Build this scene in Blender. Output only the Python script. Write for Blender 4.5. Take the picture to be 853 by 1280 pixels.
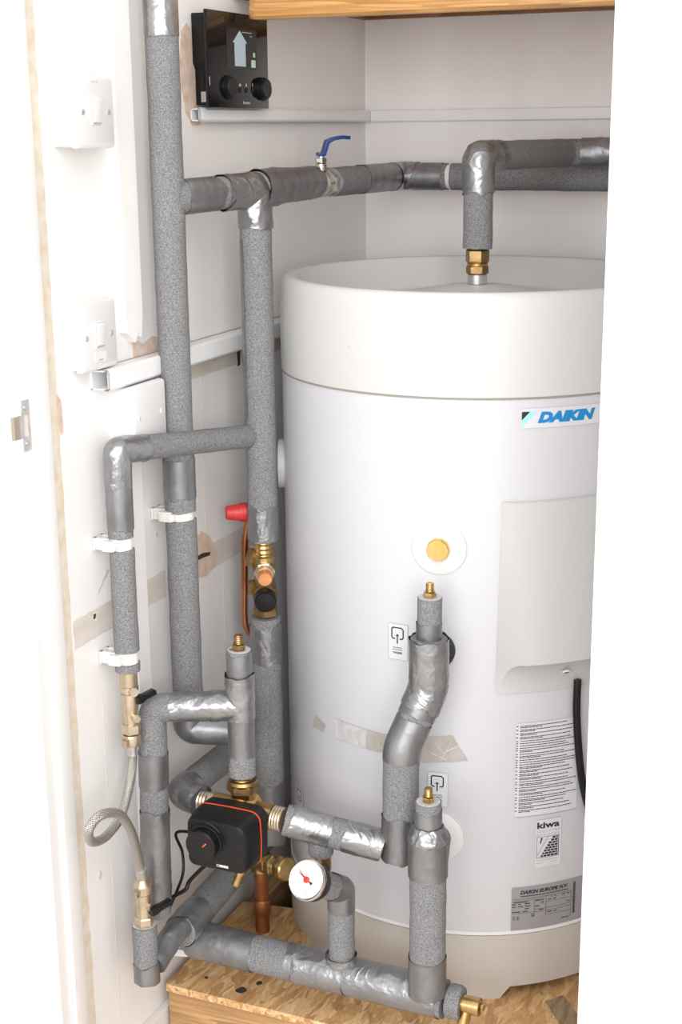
import bpy, bmesh, math, random
from math import sin, cos, pi, radians as R
from mathutils import Vector as V, Matrix, noise
random.seed(4)
S = bpy.context.scene
for o in list(bpy.data.objects): bpy.data.objects.remove(o)

# ------------------------------------------------------------------ camera, world, lights, exposure
# metres; x runs along the back wall, y into the cupboard, z=0 is the top of the board the tank stands on
F, TH, RO, YA, CH, W, H = 1800.5, .261, -.0103, .4016, 1.2287, 853, 1280
def _basis():
    c, s, cr, sr = cos(TH), sin(TH), cos(RO), sin(RO)
    r = V((1, 0, 0)); u = V((0, s, c)); d = V((0, c, -s))
    r, u = cr*r + sr*u, -sr*r + cr*u
    M = Matrix.Rotation(YA, 3, 'Z')
    return M @ r, M @ u, M @ d
CR, CU, CD = _basis()
CAM = V((0, 0, CH))
cd = bpy.data.cameras.new('camera'); cam = bpy.data.objects.new('camera', cd); S.collection.objects.link(cam)
cd.sensor_fit = 'HORIZONTAL'; cd.sensor_width = 36; cd.lens = F*36/W; cd.clip_start = .05
Mx = Matrix((CR, CU, -CD)).transposed().to_4x4(); Mx.translation = CAM
cam.matrix_world = Mx; S.camera = cam
cd.dof.use_dof = False

world = bpy.data.worlds.new('room_light'); S.world = world; world.use_nodes = True
bg = world.node_tree.nodes['Background']; bg.inputs[0].default_value = (1, .985, .97, 1); bg.inputs[1].default_value = 1.0
def area(name, loc, target, size, power, col=(1, 1, 1)):
    l = bpy.data.lights.new(name, 'AREA'); l.shape = 'RECTANGLE'; l.size, l.size_y = size; l.energy = power; l.color = col
    o = bpy.data.objects.new(name, l); S.collection.objects.link(o); o.location = loc
    o.rotation_euler = (V(target)-V(loc)).to_track_quat('-Z', 'Y').to_euler(); return o
area('ceiling_light', (.1, .0, 2.25), (-.8, 1.7, .8), (1.0, .9), 13, (1, .985, .965))
area('front_fill', (-.45, -1.6, 1.40), (-.65, 2.0, .95), (1.7, 1.2), 36, (.985, .99, 1))  # added frontal fill, unseen; brightens the back and inside of the cupboard
area('side_fill', (1.15, -1.2, 1.5), (-1.0, 1.95, 1.0), (1.0, 1.2), 30, (.99, .99, 1))  # added fill from the right, unseen; lifts the left wall
S.view_settings.view_transform = 'Standard'; S.view_settings.look = 'None'; S.view_settings.gamma = 1
S.view_settings.use_curve_mapping = False; S.view_settings.exposure = .27

# ------------------------------------------------------------------ measuring helpers (line of sight onto a known plane)
def ray(px, py): return CD + CR*((px-W/2)/F) - CU*((py-H/2)/F)
def onx(px, py, x): v = ray(px, py); return CAM + v*(x/v.x)
def ony(px, py, y): v = ray(px, py); return CAM + v*(y/v.y)
def onz(px, py, z): v = ray(px, py); return CAM + v*((z-CH)/v.z)

# ------------------------------------------------------------------ materials
MAT = {}
def N(nt, t, **k):
    n = nt.nodes.new(t)
    for a, b in k.items():
        if a.startswith('i_'): n.inputs[int(a[2:])].default_value = b
        else: setattr(n, a, b)
    return n
def mat(name, col, rough=.5, metal=0, noise_amt=0, nscale=30, col2=None, bump=0, bscale=200, stretch=(1, 1, 1), detail=4, spec=.5, emit=0, contrast=(.35, .65), bdist=.001):
    m = bpy.data.materials.new(name); m.use_nodes = True; nt = m.node_tree; b = nt.nodes['Principled BSDF']; L = nt.links.new
    b.inputs['Base Color'].default_value = (*col, 1); b.inputs['Roughness'].default_value = rough; b.inputs['Metallic'].default_value = metal
    b.inputs['Specular IOR Level'].default_value = spec
    tc = N(nt, 'ShaderNodeTexCoord'); mp = N(nt, 'ShaderNodeMapping'); mp.inputs['Scale'].default_value = stretch; L(tc.outputs['Object'], mp.inputs[0])
    if col2:
        n = N(nt, 'ShaderNodeTexNoise'); n.inputs['Scale'].default_value = nscale; n.inputs['Detail'].default_value = detail; L(mp.outputs[0], n.inputs['Vector'])
        r = N(nt, 'ShaderNodeValToRGB'); r.color_ramp.elements[0].position, r.color_ramp.elements[1].position = contrast
        r.color_ramp.elements[0].color = (*col, 1); r.color_ramp.elements[1].color = (*col2, 1); L(n.outputs[0], r.inputs[0]); L(r.outputs[0], b.inputs['Base Color'])
    if bump:
        n = N(nt, 'ShaderNodeTexNoise'); n.inputs['Scale'].default_value = bscale; n.inputs['Detail'].default_value = 3; L(mp.outputs[0], n.inputs['Vector'])
        bp = N(nt, 'ShaderNodeBump'); bp.inputs['Strength'].default_value = bump; bp.inputs['Distance'].default_value = bdist
        L(n.outputs[0], bp.inputs['Height']); L(bp.outputs[0], b.inputs['Normal'])
    if emit:
        b.inputs['Emission Color'].default_value = (*col, 1); b.inputs['Emission Strength'].default_value = emit
    MAT[name] = m; return m
mat('foam', (.145, .145, .148), .95, col2=(.285, .285, .29), nscale=620, detail=3, contrast=(.38, .62), bump=.6, bscale=620, spec=.12)
mat('foam_cut', (.42, .42, .42), .95, col2=(.6, .6, .6), nscale=400, bump=.4, bscale=500, spec=.1)
mat('tape', (.215, .215, .22), .42, metal=.8, col2=(.30, .305, .315), nscale=40, bump=.35, bscale=70, bdist=.0015, stretch=(1, 1, .5))
mat('tape_shiny', (.29, .292, .30), .33, metal=.85, col2=(.36, .362, .37), nscale=30, bump=.6, bscale=55, bdist=.003)
def creases(name, scale, dist, strength):
    nt = MAT[name].node_tree; b = nt.nodes['Principled BSDF']; L = nt.links.new
    tc = N(nt, 'ShaderNodeTexCoord'); nz = N(nt, 'ShaderNodeTexNoise'); nz.inputs['Scale'].default_value = scale; nz.inputs['Detail'].default_value = 2; nz.inputs['Distortion'].default_value = 1.2
    L(tc.outputs['Object'], nz.inputs['Vector']); m1 = N(nt, 'ShaderNodeMath', operation='SUBTRACT'); m1.inputs[1].default_value = .5; L(nz.outputs[0], m1.inputs[0])
    m2 = N(nt, 'ShaderNodeMath', operation='ABSOLUTE'); L(m1.outputs[0], m2.inputs[0]); m3 = N(nt, 'ShaderNodeMath', operation='MULTIPLY'); m3.inputs[1].default_value = -4; L(m2.outputs[0], m3.inputs[0])
    bp = N(nt, 'ShaderNodeBump'); bp.inputs['Distance'].default_value = dist; bp.inputs['Strength'].default_value = strength; L(m3.outputs[0], bp.inputs['Height'])
    old = b.inputs['Normal'].links[0].from_node; L(old.outputs[0], bp.inputs['Normal']); L(bp.outputs[0], b.inputs['Normal'])
creases('tape_shiny', 24, .004, .26); creases('tape', 17, .003, .13)
mat('brass', (.48, .31, .12), .28, metal=1, col2=(.64, .45, .2), nscale=60, bump=.1, bscale=200)
mat('brass_old', (.26, .165, .07), .38, metal=1, col2=(.42, .29, .13), nscale=80, bump=.2, bscale=250)
mat('brass_pale', (.55, .45, .32), .35, metal=.9, col2=(.66, .56, .42), nscale=80, bump=.2, bscale=300)
mat('brass_bright', (.78, .52, .16), .25, metal=1, col2=(.85, .6, .24), nscale=120, stretch=(1, 1, .1))
mat('copper', (.42, .15, .075), .3, metal=1, col2=(.6, .27, .14), nscale=25, detail=6, stretch=(1, 1, .3))
mat('copper_cap', (.72, .3, .12), .45, metal=.7, col2=(.8, .4, .18), nscale=60)
mat('copper_dirty', (.22, .08, .035), .4, metal=.9, col2=(.5, .22, .1), nscale=22, detail=6, stretch=(1, 1, .4))
mat('nickel', (.62, .6, .54), .25, metal=1, bump=.1, bscale=200)
mat('steel', (.6, .6, .59), .35, metal=.9, col2=(.7, .7, .7), nscale=90)
mat('chrome', (.75, .75, .76), .15, metal=1)
mat('plastic_white', (.76, .75, .75), .35)
mat('plastic_cream', (.8, .77, .74), .4)
mat('trunk_white', (.84, .845, .85), .4)
mat('black_plastic', (.006, .006, .0065), .36, spec=.35, bump=.15, bscale=900)
mat('black_gloss', (.006, .006, .007), .06)
mat('black_matt', (.009, .009, .0095), .6, spec=.35)
mat('rubber', (.03, .03, .03), .8)
mat('dark', (.01, .009, .008), .9)
mat('hole_dark', (.05, .03, .02), .9)
mat('blue', (.004, .035, .18), .35)
mat('red', (.55, .02, .02), .4, col2=(.62, .045, .04), nscale=80)
mat('red_print', (.7, .03, .02), .5)
mat('orange_line', (.85, .09, .03), .5)
mat('tank_body', (.60, .60, .632), .32)
mat('tank_cap', (.585, .583, .57), .45)
mat('tank_base', (.47, .44, .4), .5, col2=(.51, .48, .44), nscale=5)
mat('cover', (.54, .54, .53), .45)
mat('disc', (.70, .70, .70), .4)
mat('paper', (.66, .66, .69), .4)
mat('dial_white', (.85, .85, .85), .4)
mat('print_black', (.02, .02, .022), .6)
mat('print_grey', (.4, .4, .42), .6)
mat('print_blue', (.0, .22, .55), .5)
mat('print_cyan', (.35, .75, .85), .5)
mat('print_white', (.85, .85, .85), .5)
mat('print_pale', (.55, .55, .57), .5)
mat('plate_silver', (.36, .36, .38), .4, metal=.3)
mat('lcd', (.3, .37, .4), .3, emit=.35)
mat('lcd_green', (.34, .42, .33), .3, emit=.35)
mat('stain', (.40, .36, .32), .6, col2=(.49, .46, .43), nscale=40, contrast=(.3, .7))
mat('wall_paint', (.85, .825, .805), .5, col2=(.89, .88, .87), nscale=3, detail=6, stretch=(1, 1, .35), bump=.12, bscale=60, bdist=.002)
mat('wall_back_paint', (.85, .81, .79), .5, col2=(.88, .855, .84), nscale=14, detail=5, stretch=(1, 1, .12), bump=.08, bscale=90)
mat('trim_paint', (.8, .787, .775), .35, bump=.05, bscale=30)
mat('bare', (.62, .46, .36), .9, col2=(.74, .6, .5), nscale=60, detail=6, bump=.5, bscale=180)
mat('bare_tan', (.64, .57, .5), .85, col2=(.72, .67, .62), nscale=35, detail=6, stretch=(1, .3, 1))
mat('old_glue', (.70, .60, .45), .8, col2=(.78, .72, .64), nscale=50)
mat('seam', (.3, .25, .2), .9)
mat('floor', (.66, .6, .54), .85, bump=.2, bscale=300)

def wood(name, c1, c2, axis, scale=26, rough=.5):
    m = bpy.data.materials.new(name); m.use_nodes = True; nt = m.node_tree; b = nt.nodes['Principled BSDF']; L = nt.links.new
    tc = N(nt, 'ShaderNodeTexCoord'); mp = N(nt, 'ShaderNodeMapping'); s = [1, 1, 1]; s[axis] = .06; mp.inputs['Scale'].default_value = s
    L(tc.outputs['Object'], mp.inputs[0])
    n = N(nt, 'ShaderNodeTexNoise'); n.inputs['Scale'].default_value = scale; n.inputs['Detail'].default_value = 3; n.inputs['Distortion'].default_value = .6
    L(mp.outputs[0], n.inputs['Vector'])
    w = N(nt, 'ShaderNodeMath', operation='MULTIPLY'); w.inputs[1].default_value = 9; L(n.outputs[0], w.inputs[0])
    f = N(nt, 'ShaderNodeMath', operation='FRACT'); L(w.outputs[0], f.inputs[0])
    r = N(nt, 'ShaderNodeValToRGB'); r.color_ramp.elements[0].color = (*c1, 1); r.color_ramp.elements[1].color = (*c2, 1)
    r.color_ramp.elements[0].position = .1; r.color_ramp.elements[1].position = .9; L(f.outputs[0], r.inputs[0])
    n2 = N(nt, 'ShaderNodeTexNoise'); n2.inputs['Scale'].default_value = 260; n2.inputs['Detail'].default_value = 2; L(mp.outputs[0], n2.inputs['Vector'])
    mx = N(nt, 'ShaderNodeMix', data_type='RGBA', blend_type='OVERLAY'); mx.inputs[0].default_value = .35
    L(r.outputs[0], mx.inputs[6]); L(n2.outputs[0], mx.inputs[7]); L(mx.outputs[2], b.inputs['Base Color'])
    b.inputs['Roughness'].default_value = rough; MAT[name] = m
wood('pine_rail', (.42, .2, .055), (.56, .31, .11), 0, 30, .3)
wood('pine_dark', (.22, .085, .022), (.33, .14, .045), 0, 30)
wood('timber', (.34, .18, .07), (.5, .3, .135), 0, 22)
wood('timber_deep', (.42, .23, .09), (.6, .37, .17), 1, 22)

def osb():
    m = bpy.data.materials.new('osb'); m.use_nodes = True; nt = m.node_tree; b = nt.nodes['Principled BSDF']; L = nt.links.new
    tc = N(nt, 'ShaderNodeTexCoord'); prev = None
    for i, (rot, sc, rnd) in enumerate(((.3, 100, 1), (1.7, 130, 1), (-.7, 85, 1))):
        mp = N(nt, 'ShaderNodeMapping'); mp.inputs['Rotation'].default_value = (0, 0, rot); mp.inputs['Scale'].default_value = (1, .28, 1)
        L(tc.outputs['Object'], mp.inputs[0])
        nz = N(nt, 'ShaderNodeTexNoise'); nz.inputs['Scale'].default_value = 18; L(mp.outputs[0], nz.inputs['Vector'])
        ad = N(nt, 'ShaderNodeMix', data_type='RGBA', blend_type='LINEAR_LIGHT'); ad.inputs[0].default_value = .03
        L(mp.outputs[0], ad.inputs[6]); L(nz.outputs['Color'], ad.inputs[7])
        v = N(nt, 'ShaderNodeTexVoronoi'); v.inputs['Scale'].default_value = sc; L(ad.outputs[2], v.inputs['Vector'])
        sp = N(nt, 'ShaderNodeSeparateColor'); L(v.outputs['Color'], sp.inputs[0])
        r = N(nt, 'ShaderNodeValToRGB'); e = r.color_ramp.elements
        e[0].color = (.42, .23, .095, 1); e[1].color = (.74, .5, .27, 1)
        x = e.new(.45); x.color = (.58, .34, .14, 1); x = e.new(.7); x.color = (.66, .42, .2, 1)
        L(sp.outputs[i], r.inputs[0])
        g = N(nt, 'ShaderNodeTexNoise'); g.inputs['Scale'].default_value = 200; L(mp.outputs[0], g.inputs['Vector'])
        mx = N(nt, 'ShaderNodeMix', data_type='RGBA', blend_type='OVERLAY'); mx.inputs[0].default_value = .5; L(r.outputs[0], mx.inputs[6]); L(g.outputs[0], mx.inputs[7])
        if prev is None: prev = mx.outputs[2]
        else:
            k = N(nt, 'ShaderNodeMath', operation='GREATER_THAN'); k.inputs[1].default_value = .55; L(sp.outputs[(i+1) % 3], k.inputs[0])
            q = N(nt, 'ShaderNodeMix', data_type='RGBA'); L(k.outputs[0], q.inputs[0]); L(prev, q.inputs[6]); L(mx.outputs[2], q.inputs[7]); prev = q.outputs[2]
    L(prev, b.inputs['Base Color']); b.inputs['Roughness'].default_value = .6; MAT['osb'] = m
osb()

def braid():
    m = bpy.data.materials.new('braid'); m.use_nodes = True; nt = m.node_tree; b = nt.nodes['Principled BSDF']; L = nt.links.new
    b.inputs['Metallic'].default_value = 1; b.inputs['Roughness'].default_value = .3
    uv = N(nt, 'ShaderNodeUVMap'); outs = []
    for sgn in (1, -1):
        sp = N(nt, 'ShaderNodeSeparateXYZ'); L(uv.outputs[0], sp.inputs[0])
        a = N(nt, 'ShaderNodeMath', operation='MULTIPLY'); a.inputs[1].default_value = 12*2*pi; L(sp.outputs[0], a.inputs[0])
        c = N(nt, 'ShaderNodeMath', operation='MULTIPLY'); c.inputs[1].default_value = sgn*2200; L(sp.outputs[1], c.inputs[0])
        d = N(nt, 'ShaderNodeMath', operation='ADD'); L(a.outputs[0], d.inputs[0]); L(c.outputs[0], d.inputs[1])
        s = N(nt, 'ShaderNodeMath', operation='SINE'); L(d.outputs[0], s.inputs[0]); outs.append(s)
    x = N(nt, 'ShaderNodeMath', operation='MAXIMUM'); L(outs[0].outputs[0], x.inputs[0]); L(outs[1].outputs[0], x.inputs[1])
    r = N(nt, 'ShaderNodeValToRGB'); r.color_ramp.elements[0].color = (.2, .19, .17, 1); r.color_ramp.elements[1].color = (.85, .82, .77, 1)
    L(x.outputs[0], r.inputs[0]); L(r.outputs[0], b.inputs['Base Color'])
    bp = N(nt, 'ShaderNodeBump'); bp.inputs['Distance'].default_value = .0006; bp.inputs['Strength'].default_value = .8
    L(x.outputs[0], bp.inputs['Height']); L(bp.outputs[0], b.inputs['Normal']); MAT['braid'] = m
braid()

# ------------------------------------------------------------------ object helpers
ORG = {}
def thing(name, label, cat, loc, group=None):
    o = bpy.data.objects.new(name, None); S.collection.objects.link(o); o.location = loc; o.empty_display_size = .02
    o['label'] = label; o['category'] = cat
    if group: o['group'] = group
    ORG[o.name] = V(loc); return o
def mk(name, data, m, parent=None, smooth=True, uv=None, label=None, angle=35, bevel=0, kind=None):
    vs, fs = data[0], data[1]
    if len(data) > 2 and uv is None: uv = data[2]
    org = ORG[parent.name] if parent is not None else V((0, 0, 0))
    me = bpy.data.meshes.new(name); me.from_pydata([tuple(V(v)-org) for v in vs], [], fs)
    if uv:
        ul = me.uv_layers.new()
        for p in me.polygons:
            for li in p.loop_indices: ul.data[li].uv = uv[me.loops[li].vertex_index]
    bm = bmesh.new(); bm.from_mesh(me)
    if bevel:
        bmesh.ops.bevel(bm, geom=[e for e in bm.edges if len(e.link_faces) == 2 and e.calc_face_angle(0) > .5], offset=bevel, segments=2, affect='EDGES', profile=.6, clamp_overlap=True)
    for f in bm.faces: f.smooth = smooth
    if smooth:
        for e in bm.edges:
            if len(e.link_faces) == 2 and e.calc_face_angle(0) > R(angle): e.smooth = False
    bm.to_mesh(me); bm.free()
    me.materials.append(MAT[m] if isinstance(m, str) else m)
    o = bpy.data.objects.new(name, me); S.collection.objects.link(o)
    if parent is not None: o.parent = parent
    ORG[o.name] = org
    if label: o['label'] = label
    if kind: o['kind'] = kind
    return o
def cat(*ds):
    vs, fs = [], []
    for d in ds:
        k = len(vs); vs += list(d[0]); fs += [tuple(i+k for i in f) for f in d[1]]
    return vs, fs
def box(a, b):
    x0, x1 = sorted((a[0], b[0])); y0, y1 = sorted((a[1], b[1])); z0, z1 = sorted((a[2], b[2]))
    return [(x, y, z) for x in (x0, x1) for y in (y0, y1) for z in (z0, z1)], [(0, 1, 3, 2), (4, 6, 7, 5), (0, 4, 5, 1), (2, 3, 7, 6), (0, 2, 6, 4), (1, 5, 7, 3)]
def frame(axis):
    w = V(axis).normalized(); h = V((0, 0, 1)) if abs(w.z) < .9 else V((0, 1, 0))
    u = h.cross(w).normalized(); return u, w.cross(u), w
def lathe(prof, org, axis=(0, 0, 1), n=32, close=True, phase=0):
    """prof: (radius, distance along the axis)"""
    u, v, w = frame(axis); org = V(org); vs, fs = [], []
    for r, h in prof:
        for k in range(n):
            a = 2*pi*k/n+phase; vs.append(org+w*h+(u*cos(a)+v*sin(a))*max(r, 1e-5))
    for i in range(len(prof)-1):
        for k in range(n): fs.append((i*n+k, i*n+(k+1) % n, (i+1)*n+(k+1) % n, (i+1)*n+k))
    if close:
        if prof[0][0] > 1e-4: fs.append(tuple(range(n-1, -1, -1)))
        if prof[-1][0] > 1e-4: fs.append(tuple((len(prof)-1)*n+k for k in range(n)))
    return vs, fs
def hexnut(org, axis, r, h, ch=.12):
    return lathe([(r*(1-ch), 0), (r, h*ch), (r, h*(1-ch)), (r*(1-ch), h)], org, axis, 6, phase=random.random())
def ribs(org, axis, r, h, n=4, dr=.0012):
    p = []
    for i in range(n*2+1): p.append((r - (dr if i % 2 else 0), h*i/(2*n)))
    return lathe([(r-dr*2, 0)]+p+[(r-dr*2, h)], org, axis, 28)
def path(pts, fil=.02, step=.004):
    pts = [V(p) for p in pts]; out = [pts[0]]
    for i in range(1, len(pts)-1):
        a, b, c = pts[i-1], pts[i], pts[i+1]; d1 = (a-b); d2 = (c-b)
        f = fil[i-1] if isinstance(fil, (list, tuple)) else fil
        ang = d1.angle(d2); t = min(f/math.tan(max(ang/2, .05)) if ang < 3.1 else 0, d1.length*.49, d2.length*.49)
        if t < 1e-4: out.append(b); continue
        p0 = b+d1.normalized()*t; p1 = b+d2.normalized()*t
        for k in range(9):
            s = k/8; out.append(p0*(1-s)**2 + b*2*s*(1-s) + p1*s*s)
    out.append(pts[-1]); res = [out[0]]
    for a, b in zip(out, out[1:]):
        L = (b-a).length
        if L < 1e-6: continue
        n = max(1, int(L/step))
        for k in range(1, n+1): res.append(a.lerp(b, k/n))
    return res
def smoothpath(pts, step=.003):
    pts = [V(p) for p in pts]; P = [pts[0]*2-pts[1]]+pts+[pts[-1]*2-pts[-2]]; res = []
    for i in range(1, len(P)-2):
        n = max(2, int((P[i+1]-P[i]).length/step))
        for k in range(n):
            t = k/n; p0, p1, p2, p3 = P[i-1], P[i], P[i+1], P[i+2]
            res.append(.5*((2*p1)+(p2-p0)*t+(2*p0-5*p1+4*p2-p3)*t*t+(3*p1-p0-3*p2+p3)*t**3))
    res.append(pts[-1]); return res
def cumlen(p):
    c = [0]
    for a, b in zip(p, p[1:]): c.append(c[-1]+(b-a).length)
    return c
def sub(p, s0, s1):
    c = cumlen(p); T = c[-1]; s0 = max(0, s0 if s0 >= 0 else T+s0); s1 = T if s1 is None else (s1 if s1 > 0 else T+s1); s1 = min(s1, T)
    def at(s):
        for i in range(len(c)-1):
            if c[i+1] >= s: return p[i].lerp(p[i+1], (s-c[i])/max(1e-9, c[i+1]-c[i]))
        return p[-1]
    return [at(s0)]+[q for q, s in zip(p, c) if s0+1e-4 < s < s1-1e-4]+[at(s1)]
def sweep(p, r, n=32, cap=True, disp=None, ragged=0, seed=0, taper=None):
    tang = []
    for i in range(len(p)):
        a = p[max(0, i-1)]; b = p[min(len(p)-1, i+1)]; tang.append((b-a).normalized())
    u, v, w = frame(tang[0]); vs, fs, uv = [], [], []; c = cumlen(p)
    for i, q in enumerate(p):
        if i: 
            rot = tang[i-1].rotation_difference(tang[i]); u = rot @ u; v = rot @ v
        rr = r(c[i]/max(c[-1], 1e-6)) if callable(r) else r
        for k in range(n):
            a = 2*pi*k/n; d = u*cos(a)+v*sin(a); x = rr; off = V((0, 0, 0))
            if disp: x += disp(q+d*rr, i/(len(p)-1), a)
            if ragged and i in (0, len(p)-1): off = tang[i]*ragged*noise.noise(V((cos(a)*1.5+seed, sin(a)*1.5, i)))
            vs.append(q+d*x+off); uv.append((k/n, c[i]))
    for i in range(len(p)-1):
        for k in range(n): fs.append((i*n+k, i*n+(k+1) % n, (i+1)*n+(k+1) % n, (i+1)*n+k))
    if cap: fs.append(tuple(range(n-1, -1, -1))); fs.append(tuple((len(p)-1)*n+k for k in range(n)))
    return vs, fs, uv
def soft(amp=.0006, f=40):
    return lambda q, t, a: amp*noise.noise(q*f)
def crumple(amp=.0014, f=45, seed=0):
    def g(q, t, a):
        s = V((seed*3.1, seed*1.7, seed)); w = noise.noise_vector(q*f*.35+s)*.9
        x = 1-abs(noise.noise(q*f*.8+w*1.2+s))*2.6; y = noise.noise(q*f*.4-s)
        return amp*(max(0, x)**4*.55+y*.35+.2)
    return g
def poly(pts, n=None): return [tuple(p) for p in pts], [tuple(range(len(pts)))]
def extrude(pts, d):
    n = len(pts); d = V(d); vs = [V(p) for p in pts]+[V(p)+d for p in pts]
    fs = [tuple(range(n-1, -1, -1)), tuple(range(n, 2*n))]+[(i, (i+1) % n, n+(i+1) % n, n+i) for i in range(n)]
    return vs, fs
def rrect(w, h, r, n=5):
    pts = []
    for cx, cy, a0 in ((w/2-r, h/2-r, 0), (-w/2+r, h/2-r, 90), (-w/2+r, -h/2+r, 180), (w/2-r, -h/2+r, 270)):
        for k in range(n+1): a = R(a0+90*k/n); pts.append((cx+r*cos(a), cy+r*sin(a)))
    return pts
def loft(secs, f, cap=True):
    vs, fs = [], []; n = len(secs[0][0])
    for pts, h in secs: vs += [f(x, y, h) for x, y in pts]
    for i in range(len(secs)-1):
        for k in range(n): fs.append((i*n+k, i*n+(k+1) % n, (i+1)*n+(k+1) % n, (i+1)*n+k))
    if cap: fs.append(tuple(range(n-1, -1, -1))); fs.append(tuple((len(secs)-1)*n+k for k in range(n)))
    return vs, fs
def text2d(body, size, shear=0, offset=0, spacing=1, sx=1):
    c = bpy.data.curves.new('txt', 'FONT'); c.body = body; c.size = size; c.shear = shear; c.offset = offset; c.space_character = spacing; c.resolution_u = 3
    o = bpy.data.objects.new('txt', c); S.collection.objects.link(o); dg = bpy.context.evaluated_depsgraph_get(); me = o.evaluated_get(dg).to_mesh()
    vs = [(v.co.x*sx, v.co.y) for v in me.vertices]; fs = [tuple(p.vertices) for p in me.polygons]
    o.evaluated_get(dg).to_mesh_clear(); bpy.data.objects.remove(o); bpy.data.curves.remove(c); return vs, fs
def fit2d(d, x0, x1, y0, y1, shift=0):
    xs = [v[0] for v in d[0]]; ys = [v[1] for v in d[0]]; ax, bx, ay, by = min(xs), max(xs), min(ys), max(ys)
    return [(x0+(x-ax)/(bx-ax)*(x1-x0), y0+(y-ay)/(by-ay)*(y1-y0)) for x, y in d[0]], d[1]
def rect2d(x0, x1, y0, y1, n=1):
    vs, fs = [], []
    for i in range(n+1): x = x0+(x1-x0)*i/n; vs += [(x, y0), (x, y1)]
    for i in range(n): fs.append((2*i, 2*i+2, 2*i+3, 2*i+1))
    return vs, fs
def map2d(d, f): return [f(x, y) for x, y in d[0]], d[1]

# ------------------------------------------------------------------ setting
WX, WY = -1.0, 2.486
wl = mk('wall_left', box((WX-.05, 1.42, -.2), (WX, WY+.05, 1.8)), 'wall_paint', kind='structure', smooth=False)
wb = mk('wall_back', box((WX-.05, WY, -.2), (-.28, WY+.05, 1.8)), 'wall_back_paint', kind='structure', smooth=False)
mk('wall_right', box((-.3, 1.47, -.2), (-.24, WY, 1.8)), 'wall_back_paint', kind='structure', smooth=False)
mk('floor', box((-1.9, -.6, -.22), (.9, 2.52, -.2)), 'floor', kind='structure', smooth=False)
bb = mk('baseboard_left', box((WX, 1.47, -.2), (WX+.012, 2.4, -.043)), 'trim_paint', kind='structure', smooth=False, bevel=.002)
mk('wall_front', cat(box((-1.9, 1.40, -.2), (-1.045, 1.5, 1.8)), box((-.195, 1.44, -.2), (.9, 1.52, 1.8))), 'trim_paint', kind='structure', smooth=False)
# left jamb with its moulded architrave
jm = mk('trim_1', box((-1.05, 1.376, -.2), (-.99, 1.431, 1.8)), 'trim_paint', kind='structure', smooth=False, bevel=.002)
prof = [(-.992, 1.392), (-.992, 1.374), (-.997, 1.370), (-1.004, 1.371), (-1.010, 1.376), (-1.014, 1.374), (-1.020, 1.372), (-1.030, 1.375), (-1.052, 1.380), (-1.058, 1.384), (-1.058, 1.402)]
mk('trim_2', extrude([(x, y, -.2) for x, y in prof], (0, 0, 2.0)), 'trim_paint', kind='structure', angle=25)
mk('trim_3', box((-.99, 1.402, -.2), (-.984, 1.430, 1.8)), 'trim_paint', kind='structure', bevel=.002)
# right hand casing of the opening, plain and broad
mk('trim_4', box((-.325, 1.45, -.2), (-.205, 1.49, 1.8)), 'trim_paint', kind='structure', bevel=.003)
nh = onx(94, 1231, -.984)
mk('nail_bump', lathe([(.0035, 0), (.003, .001), (.001, .0018)], nh, (1, 0, 0), 12), 'trim_paint', bpy.data.objects['trim_3'])

def patch(name, pxs, m, x=WX, parent=wl, th=.0006, jag=0, axis='x'):
    P = [onx(a, b, x) for a, b in pxs]
    if jag:
        Q = []
        for i in range(len(P)):
            a, b = P[i], P[(i+1) % len(P)]; n = max(2, int((b-a).length/.004))
            for k in range(n):
                q = a.lerp(b, k/n); o = noise.noise_vector(q*170)*jag; o.x = 0; Q.append(q+o)
        P = Q
    return mk(name, extrude(P, (th, 0, 0)), m, parent, smooth=False)
# torn paint, bared board and old glue on the left wall
patch('bare_patch', [(226, 38), (232, 28), (238, 36), (241, 70), (244, 112), (250, 130), (252, 156), (240, 157), (232, 140), (226, 110), (224, 70)], 'bare', jag=.0018)
patch('bare_patch', [(244, 672), (252, 664), (262, 670), (271, 690), (270, 708), (258, 720), (244, 724), (236, 700)], 'bare', jag=.0018)
patch('bare_hole', [(247, 695), (254, 691), (263, 690), (262, 694), (254, 697), (248, 700)], 'hole_dark', x=WX+.0007)
patch('bare_patch', [(165, 422), (178, 430), (190, 420), (215, 425), (215, 436), (166, 448)], 'bare', jag=.0015)
patch('bare_patch', [(70, 492), (76, 500), (79, 540), (76, 545), (71, 520)], 'bare', jag=.0015)
patch('bare_patch', [(118, 762), (122, 763), (121, 775), (116, 777)], 'old_glue', jag=.001)
patch('bare_hole', [(117, 768), (120, 767), (119, 773), (117, 774)], 'hole_dark', x=WX+.0007)
patch('bare_patch', [(124, 1088), (128, 1090), (126, 1100), (123, 1098)], 'bare_tan', jag=.001)
def strip(y0, y1, z0, z1, m='bare_tan', jag=.0018, name='glue_strip'):
    P = [V((WX, y0, z0)), V((WX, y1, z0)), V((WX, y1, z1)), V((WX, y0, z1))]; Q = []
    for i in range(4):
        a, b = P[i], P[(i+1) % 4]; n = max(2, int((b-a).length/.005))
        for k in range(n):
            q = a.lerp(b, k/n); o = noise.noise_vector(q*90)*jag; o.x = 0; Q.append(q+o)
    mk(name, extrude(Q, (.0005, 0, 0)), m, wl, smooth=False)
strip(1.472, 1.60, .582, .621); strip(1.645, 1.71, .582, .621); strip(1.72, 2.0, .582, .621)
strip(1.7, 2.2, .880, .908)
P = [V((WX, 1.4668, z)) for z in (-.1, 1.7)]
q = [V((WX, 1.440, -.15+.02*i)) for i in range(90)] + [V((WX, 1.468+.003*noise.noise(V((i*.7, 0, 3))), 1.63-.02*i)) for i in range(90)]
mk('glue_line', extrude(q, (.0005, 0, 0)), 'old_glue', wl, smooth=False)
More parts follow.
